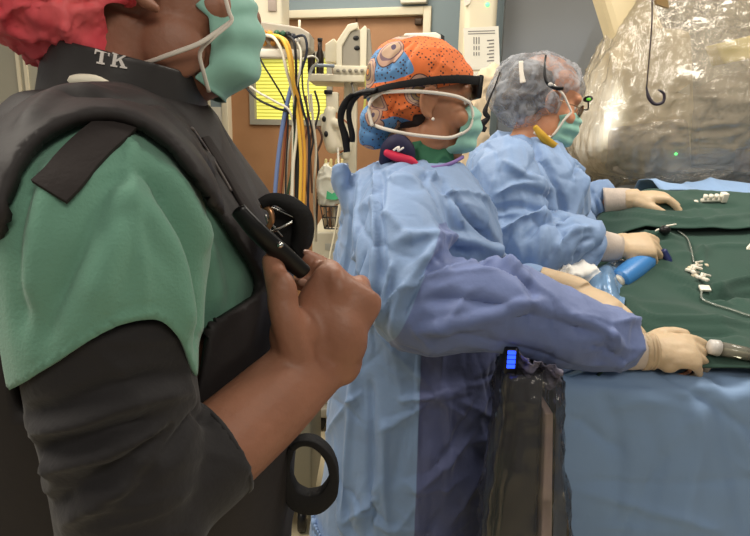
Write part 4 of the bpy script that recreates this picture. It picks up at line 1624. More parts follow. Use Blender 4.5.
# ================================================================== operating table and drapes
DRG = mat('surgical_drape_green', (50, 74, 65), .9, spec=.1, vary=.07, vscale=10, bump=.3, bscale=240, sheen=.12)
DRB = mat('surgical_drape_blue', (130, 158, 194), .65, spec=.3, vary=.04, vscale=8, bump=.35, bscale=18, sheen=.1, bdist=.006)
TE0, TSL = .352, .43


def edge_x(y):
    return TE0 + TSL * (y - 1.08)


t = thing('operating_table', (1.05, 1.6, 0), 'operating table hidden under the green and blue drapes', 'operating table')
g = G()
n = 2
v = []
for y in (1.16, 2.35):
    for x in (.07, 1.02):
        for z in (.84, .93):
            v.append((edge_x(y) + x, y, z))
g.add(v, [(0, 1, 3, 2), (4, 6, 7, 5), (0, 4, 5, 1), (2, 3, 7, 6), (0, 2, 6, 4), (1, 5, 7, 3)])
obj('table_top', g, mat('table_pad_black', (30, 30, 32), .6), t, smooth=False)
obj('pedestal', G().box((.92, 1.45, .12), (1.28, 1.85, .84), bev=.02), mat('steel_grey', (140, 140, 138), .35, metal=.8), t)
obj('base', G().box((.72, 1.2, 0), (1.45, 2.1, .12), bev=.03), mat('steel_grey', (140, 140, 138), .35, metal=.8), t)

prof = [(356, 1.09), (330, 1.19), (300, 1.33), (265, 1.49), (240, 1.62), (222, 1.73), (205, 1.83), (196, 1.89)]
PZ = [(Y, W(680, py, Y).z - .006) for py, Y in prof]
PZ = [(1.0, PZ[0][1] - .012)] + PZ + [(1.98, PZ[-1][1] - .02), (2.2, PZ[-1][1] - .12)]


def surf_z(Y):
    for (a, za), (b, zb) in zip(PZ, PZ[1:]):
        if a <= Y <= b:
            return za + (zb - za) * (Y - a) / (b - a)
    return PZ[0][1] if Y < PZ[0][0] else PZ[-1][1]


def drape_fn(y0, y1, lift, u1=1.05, hang=.42):
    def fn(u, v):
        Y = y0 + (y1 - y0) * v
        s = -hang - .06 + u * (u1 + hang + .06)
        x = edge_x(Y) + .03
        z = surf_z(Y) + lift
        if s >= 0:
            z2 = z - .035 * math.exp(-(s / .07) ** 2)
            return Vector((x + s, Y, z2))
        # over the edge and down the side
        r = .03
        if s > -.05:
            a = -s / .05 * math.pi / 2
            return Vector((x - r * math.sin(a), Y, z - .035 - r * (1 - math.cos(a))))
        return Vector((x - r - .02 * math.sin(Y * 22) * min(1, (-s - .05) / .2), Y, z - .035 - r + (s + .05)))
    return fn


g = G().grid(drape_fn(1.06, 1.72, 0), 150, 90)
me = g.mesh()
dm_ = [([(575, 222), (620, 235), (680, 238)], .012, .010), ([(612, 222), (640, 224), (660, 230)], .008, .008), ([(605, 240), (625, 235), (650, 240)], .008, -.008),
       ([(712, 292), (735, 284), (760, 280)], .010, .014), ([(706, 300), (735, 296), (760, 292)], .010, -.012), ([(680, 285), (705, 300), (730, 305)], .009, .008),
       ([(625, 300), (650, 318), (700, 322), (755, 326)], .012, .009), ([(620, 318), (660, 330), (740, 336)], .010, -.008), ([(605, 270), (610, 300), (618, 330)], .010, .010),
       ([(690, 240), (700, 270), (712, 300)], .010, -.006), ([(660, 270), (690, 285), (720, 300)], .010, .006), ([(700, 245), (702, 262), (706, 280)], .006, .006)]
folds(me, [(l_, w_, h_ * 1.5) for l_, w_, h_ in dm_])
wrinkle(me, .010, (5, 5, 5), 2.0, warp=.6)
soft(me, .008, 7, 5)
bG1 = bvh_of(me)
obj('green_drape', me, DRG, label='dark green cloth drape over the near part of the table, stopcocks lying on it', cat='drape', solid=.003)
g = G().grid(drape_fn(1.66, 2.1, .022), 130, 50)
me = g.mesh()
folds(me, [([(600, 212), (640, 216), (700, 222), (755, 214)], .010, .008), ([(612, 204), (660, 208), (740, 206)], .010, -.007), ([(690, 200), (696, 215), (700, 226)], .008, .006)])
wrinkle(me, .008, (5, 5, 5), 8.0, warp=.6)
bG2 = bvh_of(me)
obj('green_drape', me, DRG, label='dark green cloth drape over the far part of the table, nearest the plastic-covered machine', cat='drape', solid=.003)
# blue sheet beyond the patient
g = G()


def far_fn(u, v):
    X = .90 + u * .85
    Y = 1.90 + v * .34
    return Vector((X, Y, W(700, 189, 1.93).z - .012 + .022 * math.sin(v * 3.1) - .35 * max(0, v - .55) + .012 * math.sin(u * 17 + v * 5)))


g.grid(far_fn, 70, 30)
me = g.mesh(); wrinkle(me, .010, (7, 7, 7), 4)
obj('blue_sheet', me, DRB, label='pale blue sheet lying beyond the green drapes, under the plastic-covered machine', cat='sheet', solid=.002)

# blue drape hanging over the near end of the table
zt = W(650, 371, 1.09).z


def near_fn(u, v):
    # v: from the table top over the end and down
    ztop = zt
    L0 = .13
    L1 = .055
    L2 = .62
    s = v * (L0 + L1 + L2)
    X = None
    if s < L0:
        y, z = 1.20 - s, ztop + .004 * math.sin(u * 13)
    elif s < L0 + L1:
        a = (s - L0) / L1 * math.pi / 2
        y, z = 1.07 - .035 * math.sin(a), ztop - .035 * (1 - math.cos(a))
    else:
        q = s - L0 - L1
        y, z = 1.035 - .06 * q, ztop - .035 - q
    a = TE0 - .012 + (0 if s < L0 else (s - L0) * .06)
    x = a + u * 1.15
    y += .018 * math.sin(u * 17 + 1.0) * min(1, max(0, s - L0 - L1) * 2.5)
    return Vector((x, y, z))


g = G().grid(near_fn, 150, 110)
me = g.mesh()
folds(me, [([(640, 380), (690, 400), (752, 372)], .016, .006), ([(600, 390), (620, 440), (615, 530)], .014, .006), ([(690, 400), (700, 450), (680, 534)], .016, -.008),
           ([(650, 420), (660, 470), (640, 534)], .014, .006), ([(720, 400), (735, 460), (745, 534)], .016, .007), ([(565, 376), (640, 384), (748, 380)], .008, .004), ([(610, 410), (640, 402), (680, 404)], .010, -.004)])
soft(me, .012, 4, 3)
creases(me, .011, 16, .010, (.14, .4), seed=4, cover=.10)
creases(me, .005, 12, .006, (.08, .2), seed=9, cover=.18)
bB = bvh_of(me)
obj('blue_drape', me, DRB, label='large pale blue drape hanging over the near end of the table', cat='drape', solid=.002)

# ------------------------------------------------------------------ things on the drapes
CLEAR = plastic_mat('clear_tube', (225, 232, 226), .30, .1, 6, .1, haze=(210, 216, 205))
WPL = mat('white_plastic', (228, 222, 206), .4)


def on(b, px, py, off):
    return hit(b, px, py, off)[0]


# pale blue pouch
g = G()
ctr = [(548, 285), (575, 268), (610, 262), (628, 266), (632, 285), (622, 306), (598, 300), (570, 296)]


def pouch(u, v):
    px = 560 + u * 66
    py = 264 + v * 44 + (1 - u) * 6
    l, n_ = hit(bG1, px, py, .006)
    return l + Vector((0, 0, .030 * math.sin(math.pi * u) * math.sin(math.pi * v) + .010 * math.sin(u * 9 + v * 4)))


g.grid(pouch, 30, 20)
me = g.mesh(); wrinkle(me, .006, (14, 14, 14), 1)
obj('pouch', me, plastic_mat('blue_film', (150, 190, 225), .55, .2, 20, .4, haze=(140, 180, 222)), label='pale blue film pouch lying between the blue handpiece and the white towel', cat='pouch', solid=.0015)
# crumpled white towel catching the light
g = G()
for px, py, r in [(556, 276, (.055, .04, .026)), (574, 270, (.05, .04, .024)), (584, 274, (.035, .035, .018))]:
    p = W(px, py, 1.44)
    g.ell(p, r)
g.tube([W(556, 276, 1.44), W(556, 276, 1.44) - Vector((-.03, 0, .10))], [.04, .05], n=12)
me = voxel(g, .004, 5); wrinkle(me, .012, (26, 20, 26), 3, warp=.6)
obj('towel', me, mat('white_gauze', (240, 238, 232), .9), label='crumpled white towel behind the near sleeve, beside the blue pouch', cat='towel')
# blue handpiece with a white end cap
t = thing('handpiece', on(bG1, 633, 280, 0), 'bright blue handpiece with a white end cap, lying on the green drape', 'handpiece')
BLU = mat('blue_plastic', (62, 126, 190), .35)
a, b = W(617, 282, 1.42), W(646, 260, 1.50)
ax = (b - a).normalized()
g = G().tube([a + ax * .008, a + ax * .012, a.lerp(b, .5), b], [.024, .027, .029, .026], n=24, sub=3)
obj('body', g, BLU, t)
g = G().tube([a - ax * .004, a, a + ax * .014], [.013, .0165, .0175], n=22, sub=1); cp_ = obj('end_cap', g, WPL, t)
g = G().tube([a - ax * .006, a - ax * .002], [.0035, .0035], n=12, sub=1); obj('hole', g, BLACKPLASTIC, cp_)
g = G().tube([b - ax * .01, b + ax * .03, b + ax * .045], [.020, .013, .012], n=18, sub=2); obj('neck', g, mat('clear_grey_plastic', (200, 196, 190), .3), t)
# dark blue knob in the far person's nearer hand
t = thing('instrument', W(668, 262, 1.515), 'small navy instrument held in the fingertips of the nearer glove of the far person', 'instrument')
obj('grip', G().tube([W(664, 252, 1.52), W(668, 262, 1.515), W(668, 272, 1.51)], [.009, .011, .007], n=14, round_caps=True), mat('navy_plastic', (34, 44, 92), .35), t)
obj('shaft', G().tube([W(668, 271, 1.51), W(676, 284, 1.46)], [.0022, .0022], n=8, sub=1), mat('steel_grey', (140, 140, 138), .35, metal=.8), t)


def stopcock(px, py, b, ang, label, s=1.0, flag=True):
    c, n_ = hit(b, px, py, .008)
    t = thing('stopcock', c, label, 'stopcock')
    z = n_
    x = Vector((math.cos(ang), math.sin(ang), 0)); M = axes(c, x, z)
    k = s

    def tb(a, b_, r):
        return G().tube([M @ (Vector(a) * k), M @ (Vector(b_) * k)], [r * k, r * k], n=12, sub=1)
    obj('barrel', tb((-.024, 0, 0), (.024, 0, 0), .0055), WPL, t)
    obj('port', tb((0, -.018, 0), (0, .018, 0), .0045), WPL, t)
    o = obj('tap', tb((0, 0, -.004), (0, 0, .014), .007), WPL, t)
    obj('tap_handle', G().box((-.006, -.022, .010), (.006, .006, .016), M if k == 1 else M @ Matrix.Scale(k, 4), bev=.002), WPL, o)
    if flag:
        obj('hub', tb((.024, 0, 0), (.036, 0, 0), .0075), mat('hub_cream', (220, 206, 178), .4), t)
    return c


stopcock(691, 274, bG1, 1.3, 'white plastic stopcock lying on green drape, farther of the touching pair', .9)
stopcock(700, 268, bG1, .15, 'white plastic stopcock with cream hub lying crosswise on green drape', .75)
stopcock(700, 281, bG1, 1.75, 'white plastic stopcock at the end of the clear line, nearer the camera', .85)
c = on(bG1, 703, 290, .006)
obj('line_tag', G().box((-.012, -.009, -.003), (.012, .009, .003), axes(c, (1, -.1, 0), (0, -.5, 1)), bev=.001), WPL, label='small white tag on the clear line below the stopcocks', cat='tag')
# manifold of taps on the far drape
c, n_ = hit(bG2, 711, 203, .010)
t = thing('manifold', c, 'row of small white taps lying on the far green drape', 'manifold')
M = axes(c, (1, .12, .04), (0, -.3, 1))
obj('rail', G().tube([M @ Vector((-.035, 0, 0)), M @ Vector((.038, 0, 0))], .006, n=12, sub=1), WPL, t)
for i in range(4):
    x = -.026 + i * .018
    obj('tap', G().tube([M @ Vector((x, 0, 0)), M @ Vector((x, -.002, .018))], [.005, .007], n=10, sub=1), WPL, t)
obj('end_block', G().box((.026, -.010, -.006), (.044, .010, .022), M, bev=.002), WPL, t)
obj('side_cap', G().ell(M @ Vector((-.052, 0, -.004)), (.008, .006, .006)), WPL, t)
# black clip with its white lever
c, n_ = hit(bG1, 664, 233, .012)
t = thing('line_clip', c, 'small black clip on the clear line between the two gloved hands of the far person', 'clip')
obj('jaw', G().ell(c, (.016, .012, .013)), BLACKPLASTIC, t)
obj('lever', G().tube([c + Vector((.002, -.004, .012)), c + Vector((.030, .004, .016))], [.003, .002], n=8, sub=1, round_caps=True), WPL, t)
obj('lever', G().tube([c + Vector((-.02, -.004, .002)), c + Vector((-.028, -.006, -.002))], [.003, .002], n=8, sub=1, round_caps=True), WPL, t)


def line_on(pts, r):
    P = []
    for px, py, bb in pts:
        P.append(hit(bb, px, py, r + .004)[0])
    return G().tube(P, r, n=8, sub=5)


obj('infusion_line', line_on([(676, 232, bG1), (686, 240, bG1), (690, 252, bG1), (692, 264, bG1)], .0022), CLEAR, label='clear line running from the black clip to the stopcocks', cat='tube')
obj('infusion_line', line_on([(701, 292, bG1), (702, 300, bG1), (712, 306, bG1), (730, 312, bG1), (748, 318, bG1), (765, 322, bG1)], .0026), CLEAR, label='clear line running from the white tag across the drape to the picture edge', cat='tube')
obj('infusion_line', G().tube([W(664, 208, 1.80), W(663, 216, 1.76), W(662, 224, 1.70), hit(bG1, 662, 231, .012)[0]], .0022, n=8, sub=5), CLEAR, label='clear line hanging from the farther gloved hand to the black clip', cat='tube')
c = on(bG1, 749, 250, .006)
obj('paper_tab', G().add([c + Vector((-.014, 0, -.012)), c + Vector((.02, 0, -.012)), c + Vector((.014, .006, .022)), c + Vector((-.014, .006, -.010)), c + Vector((.02, .006, -.010)), c + Vector((.014, .012, .024))],
     [(0, 1, 2), (5, 4, 3), (0, 3, 4, 1), (1, 4, 5, 2), (2, 5, 3, 0)]), WPL, label='white triangular tab standing on green drape at the picture edge', cat='tab', smooth=False)
# syringe in the near gloved hand
t = thing('syringe', W(732, 356, 1.08), 'clear syringe held in the near gloved hand, over the blue drape', 'syringe')
a, b = W(712, 347, 1.085), W(757, 356, 1.08)
ax = (b - a).normalized()
g = G().tube([a + ax * .012, b], [.0135, .0135], n=20, sub=1); obj('barrel', g, plastic_mat('syringe_barrel', (205, 205, 195), .35, .1, 4, .05, haze=(180, 176, 160)), t)
g = G().tube([a - ax * .004, a + ax * .012], [.014, .016], n=18, sub=1); obj('collar', g, mat('clear_grey_plastic', (200, 196, 190), .3), t)
g = G().tube([a + ax * .02, a + ax * .026, b], [.004, .0035, .0035], n=10, sub=1); obj('plunger', g, WPL, t)
g = G().tube([b - ax * .012, b - ax * .002], [.0125, .0125], n=18, sub=1); obj('seal', g, BLACKPLASTIC, t)

# ------------------------------------------------------------------ dark console under clear plastic, at the table side
t = thing('console', W(535, 470, .98), 'dark equipment console under clear plastic, between the blue gown and the blue drape', 'console')
zc = .985
p_t0, p_t1 = W(507, 372, 1.0), W(556, 380, 1.0)
p_b0, p_b1 = W(490, 536, .98), W(572, 536, .98)
DKC = mat('console_dark_grey', (36, 38, 43), .35, vary=.08, vscale=6)
g = G()
yb = 1.135


def quadbox(x0, x1, z1, X0, X1, z0, y0, y1, Y0, Y1):
    v = [(x0, y0, z1), (x1, y0, z1), (x1, y1, z1), (x0, y1, z1), (X0, Y0, z0), (X1, Y0, z0), (X1, Y1, z0), (X0, Y1, z0)]
    f = [(0, 1, 2, 3), (7, 6, 5, 4), (0, 4, 5, 1), (1, 5, 6, 2), (2, 6, 7, 3), (3, 7, 4, 0)]
    return v, f


q = (p_b1.x - p_t1.x) / (p_t1.z - p_b1.z)
zlow = 0.05
v, f = quadbox(p_t0.x, p_t1.x - .022, p_t0.z, p_b0.x - .01, p_b1.x - .038, zlow, 1.0, 1.09, .97, 1.09)
g.add(v, f)
obj('housing', g, DKC, t, smooth=False, bevel=.008)
v, f = quadbox(p_t0.x - .03, p_t0.x + .10, .05, p_b0.x - .03, p_b0.x + .12, 0, .93, 1.12, .92, 1.13)
obj('foot', G().add(v, f), DKC, t, smooth=False, bevel=.006)
v, f = quadbox(p_t1.x - .018, p_t1.x - .004, p_t0.z - .07, p_b1.x - .040, p_b1.x - .008, zlow + .2, .985, 1.06, .955, 1.05)
obj('side_rail', G().add(v, f), mat('rail_pink_beige', (196, 170, 156), .4), t, smooth=False, bevel=.003)
c = W(511, 361, .985)
obj('display_block', G().box((c.x - .010, c.y, c.z - .026), (c.x + .014, c.y + .05, c.z + .022), bev=.004), BLACKPLASTIC, t)
BLED = mat('blue_led', (40, 70, 255), .3, emit=(40, 80, 255), estr=2.2)
for i in range(4):
    z = c.z + .016 - i * .0085
    obj('led_bar', G().box((c.x - .007, c.y - .003, z - .003), (c.x + .007, c.y + .001, z + .003)), BLED, t, smooth=False)
BAG = plastic_mat('console_bag', (244, 244, 246), .045, .08, 15, .9, (1, 1, .3), haze=(206, 206, 212), dist=.010, ior=1.5)
g = G()


def bagring(px0, px1, py, y, ry):
    a_, b_ = W(px0, py, y), W(px1, py, y)
    return [(a_.x + b_.x) / 2, y + .035, (a_.z + b_.z) / 2, (b_.x - a_.x) / 2, ry]


g.rings([bagring(484, 576, 600, .985, .095), bagring(486, 573, 536, .985, .09), bagring(492, 567, 470, .99, .085), bagring(500, 563, 415, .995, .08), bagring(502, 560, 382, 1.0, .075), bagring(504, 557, 373, 1.0, .066), bagring(512, 548, 369, 1.003, .04)], n=56, power=3.2, sub=9)
me = g.mesh(); wrinkle(me, .012, (16, 16, 4), 6, warp=.7); wrinkle(me, .005, (30, 30, 12), 2, warp=.7)
obj('plastic_cover', me, BAG, t)
g = G()


def flap(u, v):
    p_ = W(514 + u * 46, 352 + u * 18 + v * (24 - u * 10), .975 + .05 * v)
    return p_ + Vector((0, .02 * math.sin(u * 11 + v * 3), .006 * math.sin(u * 15 + v * 7)))


g.grid(flap, 40, 24)
me = g.mesh(); wrinkle(me, .010, (30, 30, 30), 3, warp=.7)
obj('plastic_flap', me, plastic_mat('lavender_film', (214, 210, 228), .45, .12, 26, .8, haze=(190, 186, 214), dist=.008), t, label='lavender crumpled plastic flap', solid=.0012)
# ================================================================== machine in its plastic bag, over the table
CB = mat('c_arm_beige', (214, 198, 160), .45, vary=.03, vscale=4)
CG = mat('c_arm_grey', (164, 150, 132), .5)
t = thing('imaging_machine', W(665, 190, 2.3) * 1.0, 'large beige imaging machine under clear crinkled plastic, hanging over the table', 'imaging machine')
YC = 2.22
g = G()


def slab(pts, y0, y1):
    """solid prism from an outline at y0, taken straight back to y1"""
    A = [W(x, y, y0) for x, y in pts]
    n = len(A)
    v = A + [p + Vector((0, y1 - y0, 0)) for p in A]
    return G().add(v, [tuple(range(n - 1, -1, -1)), tuple(range(n, 2 * n))] + [(i, (i + 1) % n, (i + 1) % n + n, i + n) for i in range(n)])


obj('detector_housing', slab([(600, 152), (604, 110), (622, 60), (640, 25), (694, 28), (698, 120), (692, 172), (640, 180), (610, 176)], YC, YC + .36), CB, t, smooth=False, bevel=.03)
obj('lower_housing', slab([(612, 172), (614, 128), (690, 118), (694, 170), (640, 180)], YC - .05, YC + .10), CG, t, smooth=False, bevel=.02)
obj('dark_gap_block', slab([(694, 168), (696, 110), (770, 66), (790, 70), (786, 158), (740, 172)], YC - .02, YC + .3), mat('c_arm_shade', (136, 128, 120), .5), t, smooth=False, bevel=.015)  # solid block standing in for a dark gap, shade put into its colour
obj('upper_arm', slab([(594, -30), (640, -30), (668, 30), (650, 66), (618, 48)], YC + .10, YC + .22), CB, t, smooth=False, bevel=.025)
obj('yellow_glow', slab([(716, 44), (790, 26), (790, 50), (724, 64)], YC + .02, YC + .10), mat('glow_yellow', (226, 210, 120), .5), t, smooth=False, bevel=.006)  # yellow glow at the upper right, put in as a coloured slab
obj('corner_block', slab([(742, 150), (792, 140), (792, 172), (740, 172)], YC - .06, YC + .1), mat('corner_brown', (160, 120, 98), .5), t, smooth=False, bevel=.006)
obj('status_led', G().ell(W(676, 154, YC - .055), (.005, .004, .005)), mat('green_led', (90, 255, 120), .3, emit=(90, 255, 120), estr=3), t)
obj('sticker', slab([(678, 92), (690, 84), (690, 95)], YC - .006, YC), mat('white_plastic', (228, 222, 206), .4), t, smooth=False)
# plastic bag: horizontal rings that follow the machine, loosely
FILM = plastic_mat('clear_drape_film', (246, 243, 238), .29, .12, 19, 1.0, (1.2, 1, .30), haze=(238, 224, 198), dist=.014, ior=1.9)
lv = [(186, 614, 742, .16), (176, 590, 752, .22), (150, 578, 780, .27), (120, 584, 800, .29), (90, 594, 800, .29), (55, 608, 800, .28), (25, 622, 800, .27), (0, 636, 770, .25), (-30, 648, 740, .2)]
rings = []
for py, x0_, x1_, ry in lv:
    a, b = W(x0_, py, 2.3), W(x1_, py, 2.3)
    rings.append([(a.x + b.x) / 2, 2.36, (a.z + b.z) / 2, (b.x - a.x) / 2, ry])
g = G().rings(rings, n=150, power=2.8, sub=18, caps=True)
me = g.mesh()
wrinkle(me, .022, (5, 5, 1.8), 3.3, warp=.8)
wrinkle(me, .008, (15, 15, 4), 7.3, warp=.8)
wrinkle(me, .005, (40, 40, 11), 1.3, warp=.8)
obj('plastic_drape', me, FILM, t, label='clear crinkled plastic drape')
# cord with a curled end against the plastic
P = [W(652, -12, 1.98), W(652, 20, 1.99), W(649.5, 55, 2.0), W(646.5, 88, 2.0), W(649, 98, 1.995), W(655, 104, 1.99), W(663, 102, 1.99), W(664, 94, 1.99), W(659, 90, 1.99)]
t2 = thing('hanging_cord', P[3], 'thin dark cord with a curled loop hanging in front of the plastic drape', 'cord')
obj('cord', G().tube(P[:4], .0025, n=8, sub=4), mat('dark_cord', (70, 58, 54), .5), t2)
obj('loop', G().tube(P[3:], [.003, .006, .0055, .005, .0045, .003], n=10, sub=6, round_caps=True), mat('dark_loop', (42, 34, 44), .4), t2)
obj('connector', slab([(656, -2), (668, 0), (669, 8), (657, 4)], 1.985, 2.0), mat('brass_connector', (150, 124, 84), .35, metal=.5), t2, smooth=False)

# headlamp of the far person, on a short stalk from the glasses
hl = W(588, 99, 1.80)
g = G(); g.ell(hl, (.014, .011, .009), Matrix.Rotation(math.radians(-12), 3, 'Y'))
ho = obj('headlamp', g, mat('headlamp_black', (16, 18, 16), .2), P3)
g = G(); g.ell(hl + Vector((-.001, -.0095, -.001)), (.007, .003, .004)); obj('lamp_reflection', g, mat('lamp_green', (90, 170, 60), .3, emit=(120, 220, 70), estr=.5), ho)  # green LED reflection on the lamp, put in as a glowing spot
g = G().tube([H3 @ Vector((.107, 0, .022)), H3 @ Vector((.13, 0, .026)), hl], .0022, n=8); obj('lamp_stalk', g, BLACKPLASTIC, ho)
sp = bpy.data.lights.new('headlamp_beam', 'SPOT'); sp.energy = 26.0; sp.color = (.80, .88, 1.0); sp.spot_size = math.radians(46); sp.spot_blend = .6; sp.shadow_soft_size = .01
so = bpy.data.objects.new('headlamp_beam', sp); COL.objects.link(so)
so.location = hl + Vector((.016, 0, -.006)); so.rotation_euler = Vector((.11, .5, -.015)).to_track_quat('-Z', 'Y').to_euler()

# ================================================================== ceiling column with the taped notice
YP = 3.0
t = thing('equipment_column', W(482, 300, YP), 'cream equipment column with green light and taped paper, behind the far person', 'column')
BX = mat('boom_cream', (216, 206, 178), .4, vary=.03, vscale=3)
a, b = W(464, 30, YP), W(497, 30, YP)
obj('body', G().box((a.x, YP, .10), (b.x, YP + .22, 2.75), bev=.03), BX, t)
obj('base', G().box((a.x - .12, YP - .05, 0), (b.x + .12, YP + .32, .10), bev=.02), BX, t)
obj('status_light', G().ell(W(487.5, 4.5, YP - .002), (.010, .005, .010)), mat('green_led', (90, 255, 120), .3, emit=(90, 255, 120), estr=3), t)
obj('white_strip', slab([(464, -4), (472, -4), (470, 3), (465, 6)], YP - .004, YP + .01), mat('white_plastic', (228, 222, 206), .4), t, smooth=False)  # plain white plastic strip near the column top
pn = thing('paper_notice', W(482, 70, YP - .004), 'white printed sheet taped to the cream column', 'paper')
PAP = mat('paper_white', (224, 220, 206), .5)
obj('sheet', slab([(463.5, 28), (498.5, 26), (500, 69), (465, 70)], YP - .006, YP - .003), PAP, pn, smooth=False)
g = G()
INK = mat('ink_grey', (120, 118, 116), .8)
for x in (473.5, 476, 478.5):
    for k, (y0, y1) in enumerate([(37, 44), (46, 50), (52, 55.5)]):
        v = slab([(x, y0), (x + 1.0, y0), (x + 1.0, y1), (x, y1)], YP - .0075, YP - .006); g.add(v.v, v.f)
for y in (31, 33.5):
    v = slab([(468, y), (495, y - .8), (495, y), (468, y + .8)], YP - .0075, YP - .006); g.add(v.v, v.f)
for k in range(7):
    v = slab([(487 + (k % 2) * 2, 40 + k * 3.4), (494, 39.4 + k * 3.4), (494, 40.6 + k * 3.4), (487 + (k % 2) * 2, 41.2 + k * 3.4)], YP - .0075, YP - .006); g.add(v.v, v.f)
obj('print', g, INK, pn, smooth=False)
pn2 = thing('paper_notice', W(480, 88, YP - .004), 'lower white sheet taped to the cream column under the printed one', 'paper')
obj('sheet', slab([(465.5, 72), (496, 71), (497, 92), (467, 94)], YP - .006, YP - .003), PAP, pn2, smooth=False)
g = G()
for y in (79, 82, 85):
    v = slab([(468, y), (478, y), (478, y + 1.2), (468, y + 1.2)], YP - .0075, YP - .006); g.add(v.v, v.f)
obj('print', g, INK, pn2, smooth=False)
# pale hanging cloth behind the cap
g = G()
g.tube([W(491, 70, 2.3), W(487, 82, 2.28), W(482, 96, 2.28), W(478, 110, 2.28), W(476, 160, 2.3), W(476, 300, 2.3)], [(.02, .03), (.045, .05), (.035, .045), (.04, .05), (.05, .05), (.06, .06)], n=20, round_caps=True)
me = voxel(g, .007, 4); wrinkle(me, .016, (14, 14, 9), 3, warp=.6)
g2 = thing('draped_stand', W(476, 420, 2.3) * 1.0, 'pale crumpled cover on a stand between the two gowned people', 'stand')
g2.location.z = 0; BASE[g2.name] = Vector(g2.location)
obj('cover', me, mat('linen_tan', (206, 186, 156), .8), g2)
obj('pole', G().tube([Vector((W(476, 300, 2.3).x, 2.3, .02)), W(476, 290, 2.3)], .014, n=12, sub=1), mat('steel_grey', (140, 140, 138), .35, metal=.8), g2)
obj('base', G().tube([Vector((W(476, 300, 2.3).x, 2.3, 0)), Vector((W(476, 300, 2.3).x, 2.3, .03))], [.2, .18], n=24, sub=1), mat('steel_grey', (140, 140, 138), .35, metal=.8), g2)

# ================================================================== anaesthesia equipment by the door
YA = 2.7
AW = mat('machine_cream', (222, 214, 190), .45, vary=.03, vscale=5)
AG = mat('machine_grey', (150, 144, 130), .5)
DB = mat('bottle_dark', (44, 34, 30), .3)
t = thing('monitoring_machine', Vector((W(345, 200, YA).x, YA + .15, 0)), 'cream monitoring machine with grey screen housing on a column, behind the paisley cap', 'medical machine')


def pb(x0, y0, x1, y1, yf, depth, bev=.004):
    a_, b_ = W(x0, y1, yf), W(x1, y0, yf)
    return G().box((a_.x, yf, a_.z), (b_.x, yf + depth, b_.z), bev=bev)


obj('shelf', pb(308, 75, 378, 81, YA - .02, .32), AW, t)
obj('screen_housing', slab([(341, 74), (341, 40), (352, 30), (370, 28), (374, 74)], YA, YA + .2), AG, t, smooth=False, bevel=.008)
obj('housing_frame', slab([(336, 74), (336, 42), (348, 24), (358, 22), (358, 28), (350, 32), (342, 46), (342, 74)], YA - .012, YA + .22), AW, t, smooth=False, bevel=.005)
obj('housing_fin', slab([(360, 74), (360, 30), (365, 25), (367, 28), (366, 74)], YA - .012, YA + .22), AW, t, smooth=False, bevel=.004)
obj('side_block', slab([(325, 62), (325, 44), (334, 38), (337, 42), (337, 62)], YA + .02, YA + .18), AW, t, smooth=False, bevel=.005)
obj('control_strip', pb(333, 66, 374, 74, YA - .02, .1), AW, t)
for x in (338, 344, 350, 356, 362):
    obj('knob', G().tube([W(x, 70.5, YA - .022), W(x, 70.5, YA - .034)], [.008, .007], n=12, sub=1), AG, t)
for x, y in [(356, 38), (357, 48)]:
    obj('port', G().ell(W(x, y, YA - .001), (.013, .004, .010)), BLACKPLASTIC, t)
obj('column', pb(343, 80, 357, 190, YA + .05, .14), AW, t)
obj('sensor_block', pb(326, 92, 338, 112, YA - .02, .08), AW, t)
obj('sensor_cap', pb(324, 90, 332, 94, YA - .03, .08, .002), BLACKPLASTIC, t)
g = G()
obj('valve_body', voxel(G().tube([W(330, 112, YA - .03), W(328, 128, YA - .03), W(333, 146, YA - .03)], [.026, .03, .034], n=14, round_caps=True).tube([W(323, 118, YA - .02), W(338, 124, YA - .05)], [.018, .02], n=12, round_caps=True).tube([W(340, 130, YA - .02), W(347, 142, YA - .02), W(345, 156, YA - .02)], [.028, .03, .02], n=12, round_caps=True), .005, 3), AW, t)
for x, y in [(324, 119), (326, 134)]:
    obj('valve_hole', G().ell(W(x, y, YA - .062), (.009, .006, .013)), BLACKPLASTIC, t)
zb = W(330, 232, YA).z
a, b = W(312, 240, YA), W(372, 240, YA)
obj('cabinet', G().box((a.x, YA, .14), (b.x, YA + .45, zb), bev=.012), AW, t)
obj('label_plate', pb(325, 244, 341, 250, YA - .004, .006, .001), mat('label_grey', (190, 188, 176), .5), t)
for i in range(3):
    z1 = zb - .18 - i * .22
    d_ = obj('drawer', G().box((a.x + .02, YA - .012, z1 - .19), (b.x - .02, YA + .005, z1), bev=.004), AW, t)
    obj('drawer_pull', G().box((a.x + .08, YA - .026, z1 - .05), (b.x - .08, YA - .010, z1 - .03), bev=.003), AG, d_)
obj('base', G().box((a.x - .03, YA - .05, .09), (b.x + .03, YA + .48, .14), bev=.01), AG, t)
for x in (a.x + .02, b.x - .02):
    for y in (YA, YA + .42):
        w_ = obj('caster', G().tube([Vector((x, y - .015, .045)), Vector((x, y + .015, .045))], .045, n=24, sub=1), BLACKPLASTIC, t)
        obj('caster_hub', G().tube([Vector((x, y - .022, .045)), Vector((x, y - .010, .045))], [.010, .014], n=14, sub=1), CHROME, w_)
